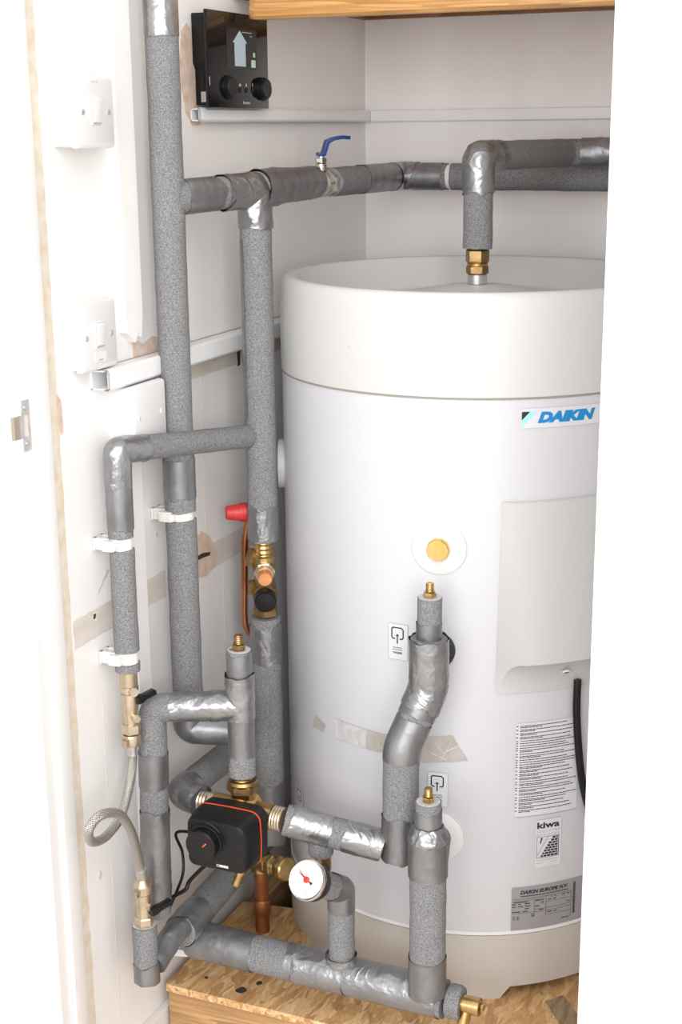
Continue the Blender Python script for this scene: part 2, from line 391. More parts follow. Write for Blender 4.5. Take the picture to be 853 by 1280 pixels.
for (y, z0, z1) in ((1.53, -.04, .50), (1.835, .62, .88), (1.885, .0, .58)):
    mk('board_joint', box((WX, y, z0), (WX+.0004, y+.0008, z1)), 'bare_tan', wl, smooth=False)
patch('bare_hole', [(296, 440), (300, 438), (300, 456), (297, 458)], 'hole_dark')
patch('paint_scratch', [(133, 712), (137, 712), (124, 740), (121, 742)], 'bare_tan', jag=.0006)
# vertical battens
P = [V((WX, y, 1.8)) for y in (1.618, 1.66)] + [V((WX, 1.66, .99)), V((WX, 1.655, .962)), V((WX, 1.648, .972)), V((WX, 1.64, .957)), V((WX, 1.63, .965)), V((WX, 1.618, .972))]
t = mk('wall_batten', extrude(P, (.012, 0, 0)), 'wall_paint', smooth=False); t['label'] = 'white painted upright batten on the wall, broken off above the grey trunking'; t['category'] = 'batten'
t = mk('wall_batten', box((WX, 1.603, .14), (WX+.014, 1.637, .905)), 'trim_paint', smooth=False, bevel=.001)
t['label'] = 'lower white upright batten on the left wall running down behind the pipe clips'; t['category'] = 'batten'
mk('screw_hole', lathe([(.004, 0), (.004, .0006)], onx(196, 668, WX+.0001), (1, 0, 0), 10), 'bare_tan', wl)

# cable trunking
def trunk(label, a, b, w, h, wall='x', open_end=False):
    t = thing('cable_trunking', label, 'trunking', a)
    if wall == 'x':
        y0, y1, z0, z1 = a[1], b[1], a[2], b[2]
        mk('trunk_body', box((WX, y0, z0), (WX+w*.75, y1, z1)), 'trunk_white', t, bevel=.001) if not open_end else \
        mk('trunk_body', cat(box((WX, y0, z0), (WX+.002, y1, z1)), box((WX, y0, z0), (WX+w*.7, y1, z0+.0016)), box((WX, y0, z1-.0016), (WX+w*.7, y1, z1)), box((WX, y0+.05, z0), (WX+w*.7, y1, z1-.001))), 'trunk_white', t, smooth=False)
        mk('trunk_lid', loft([([(WX+w*.6, z0-.0008), (WX+w-.003, z0-.0012), (WX+w, z0+.002), (WX+w, z1-.002), (WX+w-.003, z1+.0012), (WX+w*.6, z1+.0008), (WX+w*.6, z1-.0012), (WX+w-.0035, z1-.0012), (WX+w-.0035, z0+.0012), (WX+w*.6, z0+.0012)], y) for y in (y0, y1)], lambda p, q, h: V((p, h, q)), cap=not open_end), 'trunk_white', t, smooth=False)
    else:
        mk('trunk_body', box((a[0], WY-w*.75, a[2]), (b[0], WY, b[2])), 'trunk_white', t)
        mk('trunk_lid', box((a[0], WY-w, a[2]-.001), (b[0], WY-w*.7, b[2]+.001)), 'trunk_white', t, bevel=.0012)
    return t
trunk('narrow white trunking below the black thermostat, running to the corner', (WX, 1.833, 1.239), (WX, 2.47, 1.256), .016, 0, open_end=True)
trunk('narrow white trunking across the back wall above the lagged pipes', (-.984, WY, 1.239), (-.31, WY, 1.256), .016, 0, 'y')
trunk('wide white trunking with open cut end under the fused switch', (WX, 1.545, .909), (WX, 2.25, .934), .028, 0, open_end=True)

# pine shelf
sh = thing('slatted_shelf', 'varnished pine shelf edge with moulded end above the thermostat', 'shelf', (-.65, 1.93, 1.38))
rp = [(1.930, 1.377), (1.926, 1.381), (1.926, 1.389), (1.931, 1.392), (1.934, 1.398), (1.934, 1.425), (1.952, 1.425), (1.952, 1.377)]
secs = []
for x, k in ((-.957, .35), (-.952, .75), (-.944, 1), (-.31, 1)):
    secs.append(([(1.943+(y-1.943)*k, 1.401+(z-1.401)*(.85+.15*k)) for y, z in rp], x))
ZBT = ony(540, 21, WY-.018).z
mk('front_rail', loft(secs, lambda p, q, h: V((h, p, q))), 'pine_rail', sh, angle=25)
for i in range(7):
    y = 1.965+i*.075
    mk('slat', box((-.985, y, 1.425), (-.31, y+.05, 1.443)), 'pine_rail', sh, smooth=False)
mk('support_batten', box((WX, 1.97, ZBT), (WX+.018, WY, 1.425)), 'pine_dark', sh, smooth=False, label='dark brown support batten on the left wall')
mk('support_batten', box((WX+.018, WY-.018, ZBT), (-.31, WY, 1.425)), 'pine_dark', sh, smooth=False, label='dark brown support batten on the back wall')

# plinth
pl = thing('plinth', 'raised chipboard plinth on timber framing under the water tank', 'plinth', (-.64, 1.635, -.2))
PX = -.985
mk('top_board', extrude([(PX, 1.635, -.012), (-.303, 1.635, -.012), (-.303, WY-.002, -.012), (-.868, WY-.002, -.012), (-.868, 1.905, -.012), (PX, 1.89, -.012)], (0, 0, .012)), 'osb', pl, smooth=False)  # back left corner left open, enlarged to darken the shadowed gap behind the pipes
mk('front_board', box((PX+.002, 1.637, -.075), (-.303, 1.66, -.0125)), 'timber', pl, smooth=False, bevel=.0012)
mk('front_board', box((PX+.001, 1.636, -.1995), (-.303, 1.66, -.0755)), 'timber', pl, smooth=False, bevel=.0012)
mk('side_board', box((PX, 1.661, -.1995), (PX+.022, WY-.01, -.0125)), 'timber_deep', pl, smooth=False)
def blot(cx, cy, s, m, name, seed, ang=0, el=1):
    c = onz(cx, cy, 0); pts = []
    for k in range(14):
        a = 2*pi*k/14; r = s*(1+.5*noise.noise(V((cos(a)*1.3+seed, sin(a)*1.3, seed)))); p = V((cos(a)*r*el, sin(a)*r, 0)); p.rotate(Matrix.Rotation(ang, 3, 'Z')); pts.append(c+p)
    return mk(name, extrude(pts, (0, 0, .0006)), m, pl, smooth=False)
blot(302, 1238, .007, 'rubber', 'glue_blot', 1, .5, 1.2); blot(324, 1229, .0045, 'rubber', 'glue_blot', 5); blot(258, 1222, .003, 'rubber', 'glue_blot', 8)
dk = [onz(a, b, .0001) for a, b in ((682, 1252), (704, 1244), (722, 1268), (722, 1290), (706, 1290))]
mk('dark_strand', extrude(dk, (0, 0, .0005)), 'bare_tan', pl, smooth=False).data.materials[0] = mat('strand_dark', (.2, .13, .07), .7, col2=(.36, .26, .16), nscale=120, stretch=(1, .15, 1))
# ------------------------------------------------------------------ hot water tank
TX, TY, TR = -.6467, 2.0443, .29
def cy(a, z, r=TR): return V((TX+r*cos(R(a)), TY+r*sin(R(a)), z))
def cmap(a0, z0, off=.0006):
    """flat label coordinates (metres right, metres up) wrapped on the tank"""
    return lambda x, y: cy(a0+math.degrees(x/TR), z0+y, TR+off)
tank = thing('hot_water_tank', 'tall white cylindrical hot water tank with pale grey cap and base', 'water tank', (TX, TY, 0))
body = mk('tank_body', lathe([(TR-.003, .09), (TR-.0008, .1), (TR-.0008, .90)], (TX, TY, 0), n=160), 'tank_body', tank)
ZC, ZR = .8856, 1.0218
mk('tank_cap', lathe([(TR-.004, ZC), (TR+.0005, ZC+.0015), (TR+.001, ZC+.06), (TR-.001, ZR-.025), (TR-.003, ZR-.010), (TR-.006, ZR-.003), (TR-.010, ZR), (TR-.019, ZR), (TR-.022, ZR-.002), (TR-.026, ZR-.045), (TR-.031, ZR-.052), (TR-.06, ZR-.052), (.05, ZR-.0205), (0, ZR-.0172)], (TX, TY, 0), n=160, close=False), 'tank_cap', tank, angle=60)
# base ring with raised arches between the feet
vs, fs = [], []; n = 240
arcs = [(-62.5, -25), (60, 110), (160, 200)]
def zb(a):
    a = (a+180) % 360-180; z = 0
    for s, e in arcs:
        s2 = (s+180) % 360-180; d = (a-s2) % 360; L = e-s
        if d < L: z = max(z, min(.019, d/1.8*.019, (L-d)/1.8*.019))
    return z
for r, zz in ((TR+.0015, .103), (TR+.002, .07), (TR+.001, None), (TR-.02, None)):
    for k in range(n):
        a = 360*k/n; vs.append(cy(a, zb(a) if zz is None else zz, r))
for k in range(n): vs.append(cy(360*k/n, .103, TR-.006))
for i in range(3):
    for k in range(n): fs.append(((i+1)*n+k, (i+1)*n+(k+1) % n, i*n+(k+1) % n, i*n+k))
for k in range(n): fs.append((k, (k+1) % n, 4*n+(k+1) % n, 4*n+k))
mk('tank_base', (vs, fs), 'tank_base', tank, angle=50)
mk('seam_band', lathe([(TR+.0003, .1035), (TR+.0012, .104), (TR+.0012, .1075), (TR-.0005, .1085)], (TX, TY, 0), n=160, close=False), 'plastic_white', tank)
def port(a, z, r, th, m='disc', name='port_disc'):
    d = V((cos(R(a)), sin(R(a)), 0)); return mk(name, lathe([(r, -.004), (r, th-.001), (r-.0015, th), (0, th+.0005)], cy(a, z, TR-.0015), d, 48), m, tank)
d81 = V((cos(R(-81.5)), sin(R(-81.5)), 0))
mk('cap_seam', lathe([(TR-.0006, ZC-.0016), (TR+.0002, ZC-.0016), (TR+.0002, ZC+.0012), (TR-.0006, ZC+.0012)], (TX, TY, 0), n=160, close=False), mat('seam_grey', (.3, .27, .24), .8), tank)
port(-81.5, .682, .037, .0035)
mk('brass_plug', lathe([(.0135, .003), (.0158, .004), (.0158, .011), (.0145, .013), (0, .0132)], cy(-81.5, .682), d81, 10), 'brass_bright', tank, angle=20)
port(-81.2, .256, .037, .0035)
port(-158, .735, .037, .0095)
port(-82, .537, .026, .006, 'rubber', 'port_seal')
cn = thing('pipe_connector', 'brass compression fitting on short silver stub, centre of tank top', 'fitting', (TX, TY, ZR-.0172))
mk('stub', lathe([(.0145, 0), (.0145, .013), (.013, .014)], (TX, TY, ZR-.0172), n=32), 'steel', cn)
mk('nut', hexnut((TX, TY, ZR-.003), (0, 0, 1), .0165, .012), 'brass_old', cn, smooth=False)
mk('collar', lathe([(.013, .007), (.0155, .009), (.0155, .012), (.013, .014)], (TX, TY, ZR), n=32), 'brass', cn)
mk('nut', hexnut((TX, TY, ZR+.013), (0, 0, 1), .0175, .02), 'brass_old', cn, smooth=False)

# electrics cover on the tank: leans out to a scooped underside
A0, A1 = -65.0, -6.0
rows = [(0.003, .7475), (.006, .746), (.012, .70), (.0195, .64), (.0265, .58), (.0325, .527)]
for k in range(1, 9):
    t_ = k/8; rows.append((.0325*(1-sin(t_*pi/2))+.001, .527-.052*(1-cos(t_*pi/2))**1.0)) if k < 8 else rows.append((.001, .475))
vs, fs = [], []; m_ = 14
for i, (p, z) in enumerate(rows):
    dl = 1+5.6*min(1, p/.0325)
    if i == 0: dl = .8
    al = A0-1.0*(.7475-z)/.27
    vs.append(cy(al, z, TR)); vs.append(cy(A0-.9*(.7475-z)/.27+dl*.97, z, TR+p*.999))
    for k in range(1, m_): vs.append(cy(A0+dl+(A1-A0-2*dl)*k/m_, z, TR+p))
    vs.append(cy(A1-dl, z, TR+p)); vs.append(cy(A1, z, TR))
c_ = m_+3
for i in range(len(rows)-1):
    for k in range(c_-1): fs.append((i*c_+k, (i+1)*c_+k, (i+1)*c_+k+1, i*c_+k+1))
fs.append(tuple(range(c_)))
cov = mk('electrics_cover', (vs, fs), 'cover', tank, angle=22, label='pale grey moulded electrics cover with scooped underside')
hp = cy(-47.2, .505, TR+.013)
mk('screw_hole', lathe([(.003, -.002), (.0058, -.001), (.0058, .001), (.0042, .0016), (.003, .0004)], hp, (.35, -.45, -.8), 16), 'plastic_white', cov)
mk('screw_recess', lathe([(.004, 0), (.004, .0014)], hp, (.35, -.45, -.8), 12), 'dark', cov)
cb = smoothpath([cy(-42.8, .487, TR+.006), cy(-42.7, .44, TR+.0055), cy(-41.6, .38, TR+.0055), cy(-40.0, .33, TR+.0055), cy(-37, .28, TR+.0055), cy(-33, .24, TR+.005)])
mk('power_cable', sweep(cb, .0055, 14), 'black_plastic', tank, label='black cable hanging from the electrics cover')

# --- stickers on the tank
def sticker(a0, z0, w, h, paper='paper', off=.0003, label=None, skew=0):
    o = mk('sticker', map2d(rect2d(0, w, 0, h, max(2, int(w/.006))), cmap(a0, z0, off)), paper, tank, label=label); return o
def pr(st, d2, a0, z0, m, name='print', off=.0006): return mk(name, map2d(d2, cmap(a0, z0, off)), m, st, smooth=False)
# maker's badge
a0, z0 = -60.6, .846; st = sticker(a0, z0, .117, .026, label='white badge with blue lettering')
pr(st, ([(.001, .022), (.001, .0105), (.012, .022)], [(0, 1, 2)]), a0, z0, 'print_black')
pr(st, ([(.001, .0105), (.001, -.0005+.001), (.0225, .0222), (.012, .022)], [(0, 1, 2, 3)]), a0, z0, 'print_cyan')
pr(st, fit2d(text2d('DAIKIN', .02, .28, .0014), .0225, .107, .0062, .0212), a0, z0, 'print_blue', 'lettering')
# tank symbol stickers
def symbol(a0, z0, label, word='WASSER'):
    st = sticker(a0, z0, .029, .052, label=label); b = []
    for q in (rect2d(0, .029, 0, .0004, 4), rect2d(0, .029, .0516, .052, 4), rect2d(0, .0004, 0, .052), rect2d(.0286, .029, 0, .052)): b.append(q)
    pr(st, cat3(b), a0, z0, 'print_grey', 'border')
    th = .0009; s = []
    def seg(x0, y0, x1, y1, w=th):
        d = V((x1-x0, y1-y0)).normalized()*w; n_ = V((-d.y, d.x)); p, q = V((x0, y0)), V((x1, y1))
        s.append(([tuple(p-n_-d*.6), tuple(q-n_+d*.6), tuple(q+n_+d*.6), tuple(p+n_-d*.6)], [(0, 1, 2, 3)]))
    seg(.007, .0465, .0195, .0465); seg(.0195, .0465, .0222, .0438); seg(.0222, .0438, .0222, .0325); seg(.0222, .0325, .0205, .0305); seg(.0205, .0305, .0175, .0305)
    seg(.007, .0465, .0052, .0445); seg(.0052, .0445, .0052, .0325); seg(.0052, .0325, .0072, .0305); seg(.0072, .0305, .0095, .0305)
    seg(.0136, .024, .0136, .034); s.append(([(.0108, .0345), (.0164, .0345), (.0136, .0378)], [(0, 1, 2)]))
    for yy in (.0175, .0145):
        for k in range(6): seg(.0065+k*.0024, yy+(.0006 if k % 2 else -.0006), .0065+(k+1)*.0024, yy+(-.0006 if k % 2 else .0006), .00035)
    pr(st, cat3(s), a0, z0, 'print_black', 'symbol')
    pr(st, fit2d(text2d(word, .004, 0, .00012), .0068, .021, .0085, .0115), a0, z0, 'print_black', 'lettering')
    return st
def cat3(ds):
    vs, fs = [], []
    for d in ds:
        k = len(vs); vs += list(d[0]); fs += [tuple(i+k for i in f) for f in d[1]]
    return vs, fs
symbol(-95.8, .516, 'white sticker with outlined tank symbol and arrow above waves')
symbol(-84.2, .303, 'white sticker with tank symbol half hidden by the front lagged pipe')
symbol(-139.6, .196, 'white sticker with tank symbol at the tank left edge')
# multilingual notice: two-line entries too small to read
a0, z0 = -60.0, .288; st = sticker(a0, z0, .096, .142, label='white notice with many fine lines of print')
ln = []; yy = .1385; k = 0
while yy > .006:
    ln.append(rect2d(.0005, .0032, yy-.0013, yy))
    two = random.random() < .6
    for row in range(2 if two else 1):
        x = .006; end = (.072+random.random()*.02) if (row == 0) else .02+random.random()*.022
        while x < end:
            w = .0012+random.random()*.0042; ln.append(rect2d(x, min(x+w, .095), yy-.0012, yy-.00005)); x += w+.0006
        yy -= .0021
    yy -= .0014
pr(st, cat3(ln), a0, z0, 'print_black', 'print_lines')
pr(st, cat3([rect2d(0, .096, .0, .0004, 8)]), a0, z0, 'print_black', 'rule')
# approval mark
a0, z0 = -53.6, .206; st = sticker(a0, z0, .040, .074, label='white approval label with brick drawing')
pr(st, fit2d(text2d('kiwa', .014, 0, .00045), .002, .0365, .0605, .0705), a0, z0, 'print_black', 'lettering')
pr(st, fit2d(text2d('approved', .004, 0, .00005, 1.5), .002, .0365, .0540, .0583), a0, z0, 'print_grey', 'lettering')
pr(st, fit2d(text2d('product', .004, 0, .00005, 1.5), .002, .0365, .0485, .0528), a0, z0, 'print_grey', 'lettering')
b = [rect2d(.002, .0365, .047, .0475, 3), rect2d(.002, .0365, .0145, .015, 3), rect2d(.002, .0025, .0145, .0475), rect2d(.0355, .0365, .0145, .0475)]
for i in range(8):
    y0 = .0158+i*.0039; xs = .0085+ i*.0024; x = .0345
    kk = 0
    while x > xs+.001:
        w = .0048 if not (kk == 0 and i % 2) else .0026
        b.append(rect2d(max(xs, x-w), x, y0, y0+.0029)); x -= w+.0009; kk += 1
for i in range(9):
    x = .0035+i*.0024; y = .0158+i*.0037
    b.append(([(x, y), (x+.0003, y), (x+.0048, y+.0003), (x+.0045, y+.0006)], [(0, 1, 2, 3)])) if y < .045 else None
b.append(([(.0025, .019), (.003, .0186), (.0195, .0468), (.0189, .0468)], [(0, 1, 2, 3)]))
b.append(([(.0065, .0368), (.0078, .0362), (.0108, .045), (.0098, .0462), (.0082, .0455)], [(0, 1, 2, 3, 4)]))
pr(st, cat3(b), a0, z0, 'print_black', 'brick_drawing')
ln = [rect2d(.002+i*.0024, .0038+i*.0024, .0105, .0116) for i in range(14)]+[rect2d(.002+i*.0022, .0036+i*.0022, .006, .0068) for i in range(5)]+[rect2d(.024+i*.0022, .0256+i*.0022, .006, .0068) for i in range(5)]
pr(st, cat3(ln), a0, z0, 'print_grey', 'print_lines')
# rating plate
a0, z0 = -60.2, .1095; st = sticker(a0, z0, .112, .068, 'plate_silver', label='silver rating plate with black lettering')
pr(st, fit2d(text2d('DAIKIN EUROPE N.V.', .008, .3, .00035), .0125, .087, .0565, .0625), a0, z0, 'print_black', 'lettering')
pr(st, fit2d(text2d('CE', .007, 0, .00012, 1.4), .0025, .0115, .0165, .0215), a0, z0, 'print_black', 'lettering')
b = [rect2d(.001, .093, .0492, .0497, 6), rect2d(.001, .05, .0462, .0466, 4), rect2d(.001, .053, .0262, .0266, 4), rect2d(.034, .0345, .0262, .0466), rect2d(.052, .0525, .019, .0495), rect2d(.0525, .093, .040, .0404, 3), rect2d(.034, .093, .0302, .0306, 4), rect2d(.0525, .093, .0262, .0266, 3), rect2d(.0525, .093, .019, .0194, 3), rect2d(.093, .0934, .008, .049)]
for x0, x1, y in ((.013, .088, .0525), (.003, .025, .0435), (.001, .007, .0405), (.010, .014, .0405), (.020, .028, .0405), (.001, .007, .0365), (.010, .017, .0365), (.020, .028, .0365), (.020, .026, .0325), (.001, .014, .0282), (.017, .025, .0282), (.036, .049, .0435), (.044, .049, .0395), (.036, .042, .0345), (.042, .048, .0282), (.055, .060, .0425), (.064, .068, .0425), (.060, .062, .0465), (.066, .068, .0465), (.078, .083, .046), (.086, .091, .046), (.086, .091, .0335), (.055, .062, .0225), (.064, .070, .0225), (.078, .090, .008), (.030, .035, .0225), (.030, .035, .0195)):
    x = x0
    while x < x1: w = .0012+.0012*random.random(); b.append(rect2d(x, min(x+w, x1), y, y+.0016)); x += w+.0005
for i in range(24): b.append(rect2d(.0965, .1005, .012+i*.0021, .012+i*.0021+.0015))
pr(st, cat3(b), a0, z0, 'print_black', 'print_lines')
# remains of brown parcel tape
def residue(pts, seed):
    o = [cmap(x, z, .0004) for x, z in ()]
    vs = []; P_ = [V((x, y)) for x, y in pts]; Q = []
    for i in range(len(P_)):
        a, b = P_[i], P_[(i+1) % len(P_)]
        for k in range(8): q = a.lerp(b, k/8); Q.append((q.x+.5*noise.noise(V((q.x*2, q.y*300, seed))), q.y+.0018*noise.noise(V((q.x*1.7, q.y*200, seed+4)))))
    return Q
def res(pts, seed, m='stain'):
    Q = residue(pts, seed); xs = [q[0] for q in Q]; lo, hi = min(xs), max(xs); bm = bmesh.new(); bv = [bm.verts.new((x/10, y, 0)) for x, y in Q]
    try: f = bm.faces.new(bv)
    except Exception: return
    bmesh.ops.triangulate(bm, faces=[f]); bm.verts.index_update()
    o = ([cy(v.co.x*10, v.co.y, TR+.0007) for v in bm.verts], [tuple(v.index for v in f.verts) for f in bm.faces]); bm.free()
    mk('tape_residue', o, m, tank, smooth=False)
res([(-124.6, .389), (-119.5, .383), (-120.5, .372), (-126.0, .369)], 1)
for a in range(12):
    s = -115+a*2.4; res([(s, .402-.001*a*.3), (s+2.5, .4005), (s+2.5, .372), (s, .371)], a+3, 'stain_faint' if a < 5 else 'stain') if 'stain_faint' in MAT else (mat('stain_faint', (.50, .47, .44), .6, col2=(.6, .6, .63), nscale=60, contrast=(.35, .6)), res([(s, .402), (s+2.5, .4005), (s+2.5, .372), (s, .371)], a+3, 'stain_faint'))
res([(-86, .406), (-77.3, .412), (-75.6, .396), (-73.0, .376), (-86, .368)], 31)
for k, (a, z, b_, z2) in enumerate(((-80.5, .374, -77.5, .406), (-79.2, .388, -75.8, .398), (-83.5, .384, -79, .376), (-81.5, .395, -79.5, .384))):
    d = .0011
    mk('residue_scratch', ([cy(a, z-d, TR+.0009), cy(b_, z2-d, TR+.0009), cy(b_, z2+d*.4, TR+.0009), cy(a, z+d*.6, TR+.0009)], [(0, 1, 2, 3)]), 'tank_body', tank)
for a, z, s in ((-133, .842, .003), (-136, .81, .002), (-135, .785, .0035), (-136, .765, .0025), (-131, .68, .003)):
    mk('paint_fleck', map2d(rect2d(-s*.4, s*.4, -s, s), cmap(a, z, .0005)), 'old_glue', tank)
for a, z in ((-107.9, .946), (-107, .927)):
    mk('paint_fleck', map2d(rect2d(-.0008, .0008, -.0008, .0008), cmap(a, z, .0015)), 'print_grey', tank)

# ------------------------------------------------------------------ lagged pipes
def pipe(label, p, r, sleeves, tapes=(), base=None, core=None, name='insulated_pipe', group=None):
    """p: dense centre line; sleeves: foam stretches (start, end); tapes: (start, end, kind, crumple)"""
    t = thing(name, label, 'pipe', base if base is not None else tuple(p[-1]), group)
    if core: mk('copper_core', sweep(p, core, 20), 'copper', t)
    for i, (a, b) in enumerate(sleeves):
        q = sub(p, a, b); mk('foam_sleeve', sweep(q, r, 36, disp=soft(.0009, 35), ragged=.0015, seed=i), 'foam', t, angle=60)
    for i, tp in enumerate(tapes):
        a, b, kind, amp = tp[:4]; ex = tp[4] if len(tp) > 4 else .0009
        q = sub(p, a, b); q2 = [q[0]]
        for u_, v_ in zip(q, q[1:]):
            n_ = max(1, int((v_-u_).length/.0025))
            for k in range(1, n_+1): q2.append(u_.lerp(v_, k/n_))
        mk('tape_wrap', sweep(q2, r+ex, 56, cap=False, disp=crumple(amp, 42, i+len(label)), ragged=.006, seed=i*2+1), 'tape_shiny' if kind else 'tape', t, angle=70)
    return t
def Ld(p, q):
    """distance along path p nearest to the point q"""
    c = cumlen(p); i = min(range(len(p)), key=lambda k: (p[k]-V(q)).length); return c[i]
r1 = .0215
# main riser beside the battens
X1, Y1 = -.9605, 1.692
def zx(py, px, x=X1): return onx(px, py, x).z
p = path([(X1, Y1, 1.78), (X1, Y1, .392), (-.880, 1.722, .388)], .010)
za = zx(645, 222); T0 = 1.78
pipe('long lagged riser pipe left of centre, from ceiling to low elbow', p, r1,
     [(0, T0-zx(640, 222)), (T0-zx(650, 223), None)],
     [(0, T0-zx(44, 196), 1, .0002), (T0-zx(575, 220), T0-zx(622, 221), 0, .0003), (T0-.44, T0-.44+.14, 0, .0012), ], core=.0115, base=(X1, Y1, 0.39))
# cold feed across to the second riser
X2, Y2 = -.9075, 1.842
r2 = .0222; zH = 1.146
p = path([(-.957, 1.694, zH-.005), (X2, Y2, zH), (X2, Y2, .640)], .007)
L2 = cumlen(p)[-1]; LC = Ld(p, (X2, Y2, zH))
zy = lambda py, px=330, y=Y2: ony(px, py, y).z
pipe('thick lagged pipe turning down at a crumpled taped elbow', p, r2, [(0, None)],
     [(.018, LC-.075, 0, .0008), (LC-.062, LC+.05, 1, .0026, .0015), (LC-.062, LC-.02, 1, .0014, .0022), (L2-(zy(668)-.64)-.0, L2-(zy(668)-.64)+.002, 0, 0),
      (L2-(zy(632)-.640), L2-(zy(672)-.640), 1, .0007)], core=.0115, base=(X2, Y2, .64))
sm = []
for z0, z1, w in ((zy(520), zy(300), .0004),):
    vs = []; fs = []
    for k in range(30):
        z = z0+(z1-z0)*k/29
        for a in (-168, -155, -142, -130, -118): vs.append((X2+(r2+.0011)*cos(R(a)), Y2+(r2+.0011)*sin(R(a)), z))
    for k in range(29):
        for j in range(4): fs.append((k*5+j, k*5+j+1, k*5+6+j, k*5+5+j))
    par = [o for o in bpy.data.objects if o.get('label', '').startswith('thick lagged pipe turning')][0]
    mk('tape_strip', (vs, fs), 'tape', par)
# branch with the blue levered valve, round the corner to the back wall
p = path([(-.906, 1.842, zH+.002), (-.902, 2.03, zH+.003)], .01)
pipe('short taped pipe between crumpled elbow and blue handled valve', p, .0228, [(0, None)], [(0, .186, 0, .002, .001), (.0, .075, 0, .0034, .0022)], base=(-.905, 1.868, zH))
vx, vy = -.902, 2.03
bv = thing('ball_valve', 'nickel ball valve with blue lever handle between lagged pipes', 'valve', (vx, vy, zH))
mk('valve_body', cat(hexnut((vx, vy, zH), (0, 1, 0), .0205, .018), lathe([(.015, .017), (.0195, .022), (.0205, .032), (.0195, .042), (.015, .047)], (vx, vy, zH), (0, 1, 0)), hexnut((vx, vy+.045, zH), (0, 1, 0), .0205, .016)), 'nickel', bv, smooth=True, angle=25)
vz = zH+.019
mk('valve_stem', cat(lathe([(.009, 0), (.009, .010), (.0065, .012), (.0065, .020), (.005, .024)], (vx, vy+.03, vz), n=20), hexnut((vx, vy+.03, vz+.012), (0, 0, 1), .009, .007)), 'nickel', bv, angle=25)
hx, hy, hz = vx, vy+.03, vz+.022
lv = []
for s_, (dx, dz) in enumerate(((-.006, .0), (.006, .0), (.012, .018), (.02, .0225), (.034, .0245), (.046, .0235))): lv.append((dx, dz))
ld = V((.77, .64, 0)); lp = V((-.64, .77, 0))
vs, fs = [], []
for i, (a, z) in enumerate(lv):
    w_ = .0075 if i < 4 else (.007 if i < 5 else .0045)
    for sx_, tz in ((-1, 0), (1, 0), (1, .0052), (-1, .0052)):
        off = V((0, 0, tz)) if i not in (1, 2) else V((0, 0, tz))-ld*(.0045 if tz else 0)
        vs.append(V((hx, hy, hz))+ld*a+lp*(sx_*w_)+V((0, 0, z))+off)
for i in range(len(lv)-1):
    for j in range(4): fs.append((i*4+j, i*4+(j+1) % 4, i*4+4+(j+1) % 4, i*4+4+j))
fs += [(3, 2, 1, 0), tuple(len(vs)-4+j for j in range(4))]
mk('lever', (vs, fs), 'blue', bv, bevel=.0006, label='blue plastic covered lever')
p = path([(-.902, 2.092, zH+.001), (-.901, 2.394, zH), (-.31, 2.40, zH-.002)], .02)
LC = Ld(p, (-.9, 2.395, zH)); g1 = Ld(p, ony(563, 224, 2.4))
c1 = Ld(p, onx(447, 228, -.902))
pipe('lagged pipe running round the corner and along the back wall', p, .0222, [(0, c1), (c1+.004, g1-.003), (g1+.004, None)],
     [(c1+.01, LC-.03, 0, .0006), (LC-.035, LC+.03, 1, .0022, .0014), (LC+.028, g1-.012, 0, .0004)], core=.0115, base=(-.9, 2.394, zH))
mk('joint_band', sweep(sub(p, g1-.007, g1+.005), .0205, 36), 'plastic_white', bpy.data.objects[[o.name for o in bpy.data.objects if o.get('label', '').startswith('lagged pipe running round')][0]], label='pale band in the joint')
# outlet over the tank
p = path([(TX, TY, ZR+.034), (TX, TY, 1.186), (-.589, 2.335, 1.186), (-.31, 2.338, 1.186)], [.008, .03])
LC = Ld(p, (TX, TY, 1.186)); L3 = Ld(p, (-.589, 2.335, 1.186))
pipe('lagged outlet pipe rising from tank top then bending toward the wall', p, .0215, [(0, L3+.004), (L3+.007, None)],
     [(LC-.05, LC+.034, 1, .0026, .0012), (LC+.03, LC+.055, 0, .0008), (L3+.02, None, 0, .0026, .001)], core=.0115, base=(TX, TY, ZR+.034))
# branch to the filling loop
XF, YF = -.965, 1.542; zt = onx(147, 563, XF).z; rs = .0165
cz = [onx(150, 672, XF).z, onx(152, 686, XF).z, onx(157, 814, XF).z, onx(158, 829, XF).z, onx(158, 839, XF).z]
p = path([(X2-.012, Y2-.02, ony(318, 546, Y2-.02).z), (XF, YF, zt), (XF, YF, cz[4])], .005)
LC = Ld(p, (XF, YF, zt)); LT = cumlen(p)[-1]; D = lambda z: LT-(z-cz[4])
pipe('slim lagged branch from centre pipe, turning down to filling loop', p, rs, [(0, D(cz[0])), (D(cz[1]), D(cz[2])), (D(cz[3]), None)],
     [(LC-.05, LC+.045, 1, .0018, .0008), (LC+.02, D(cz[0])-.012, 0, .0005)], core=.008, base=(XF, YF, cz[4]))
# white pipe clips
def clip(label, x, y, z, r, back):
    t = thing('pipe_clip', label, 'clip', (x, y, z))
    mk('clip_ring', lathe([(r+.0005, -.009), (r+.003, -.008), (r+.003, .008), (r+.0005, .009)], (x, y, z), n=28), 'plastic_cream', t)
    wlen = x-back
    mk('clip_arm', cat(box((back, y-.012, z-.009), (x-r, y-.008, z+.007)), box((back, y+.004, z-.009), (x-r, y+.008, z+.007)), box((back, y-.014, z-.002), (x-r, y+.01, z+.002)), box((back, y-.016, z-.009), (back+.003, y+.012, z+.007))), 'plastic_cream', t, smooth=False)
    mk('clip_jaw', cat(box((x-r-.006, y-r-.009, z-.008), (x-.002, y-r+.002, z+.006)), box((x-.006, y-r-.012, z-.006), (x+.003, y-r-.002, z+.004))), 'plastic_cream', t, bevel=.001)
clip('white plastic pipe clip on slim lagged pipe, upper of two', XF, YF, (cz[0]+cz[1])/2, .0115, WX+.001)
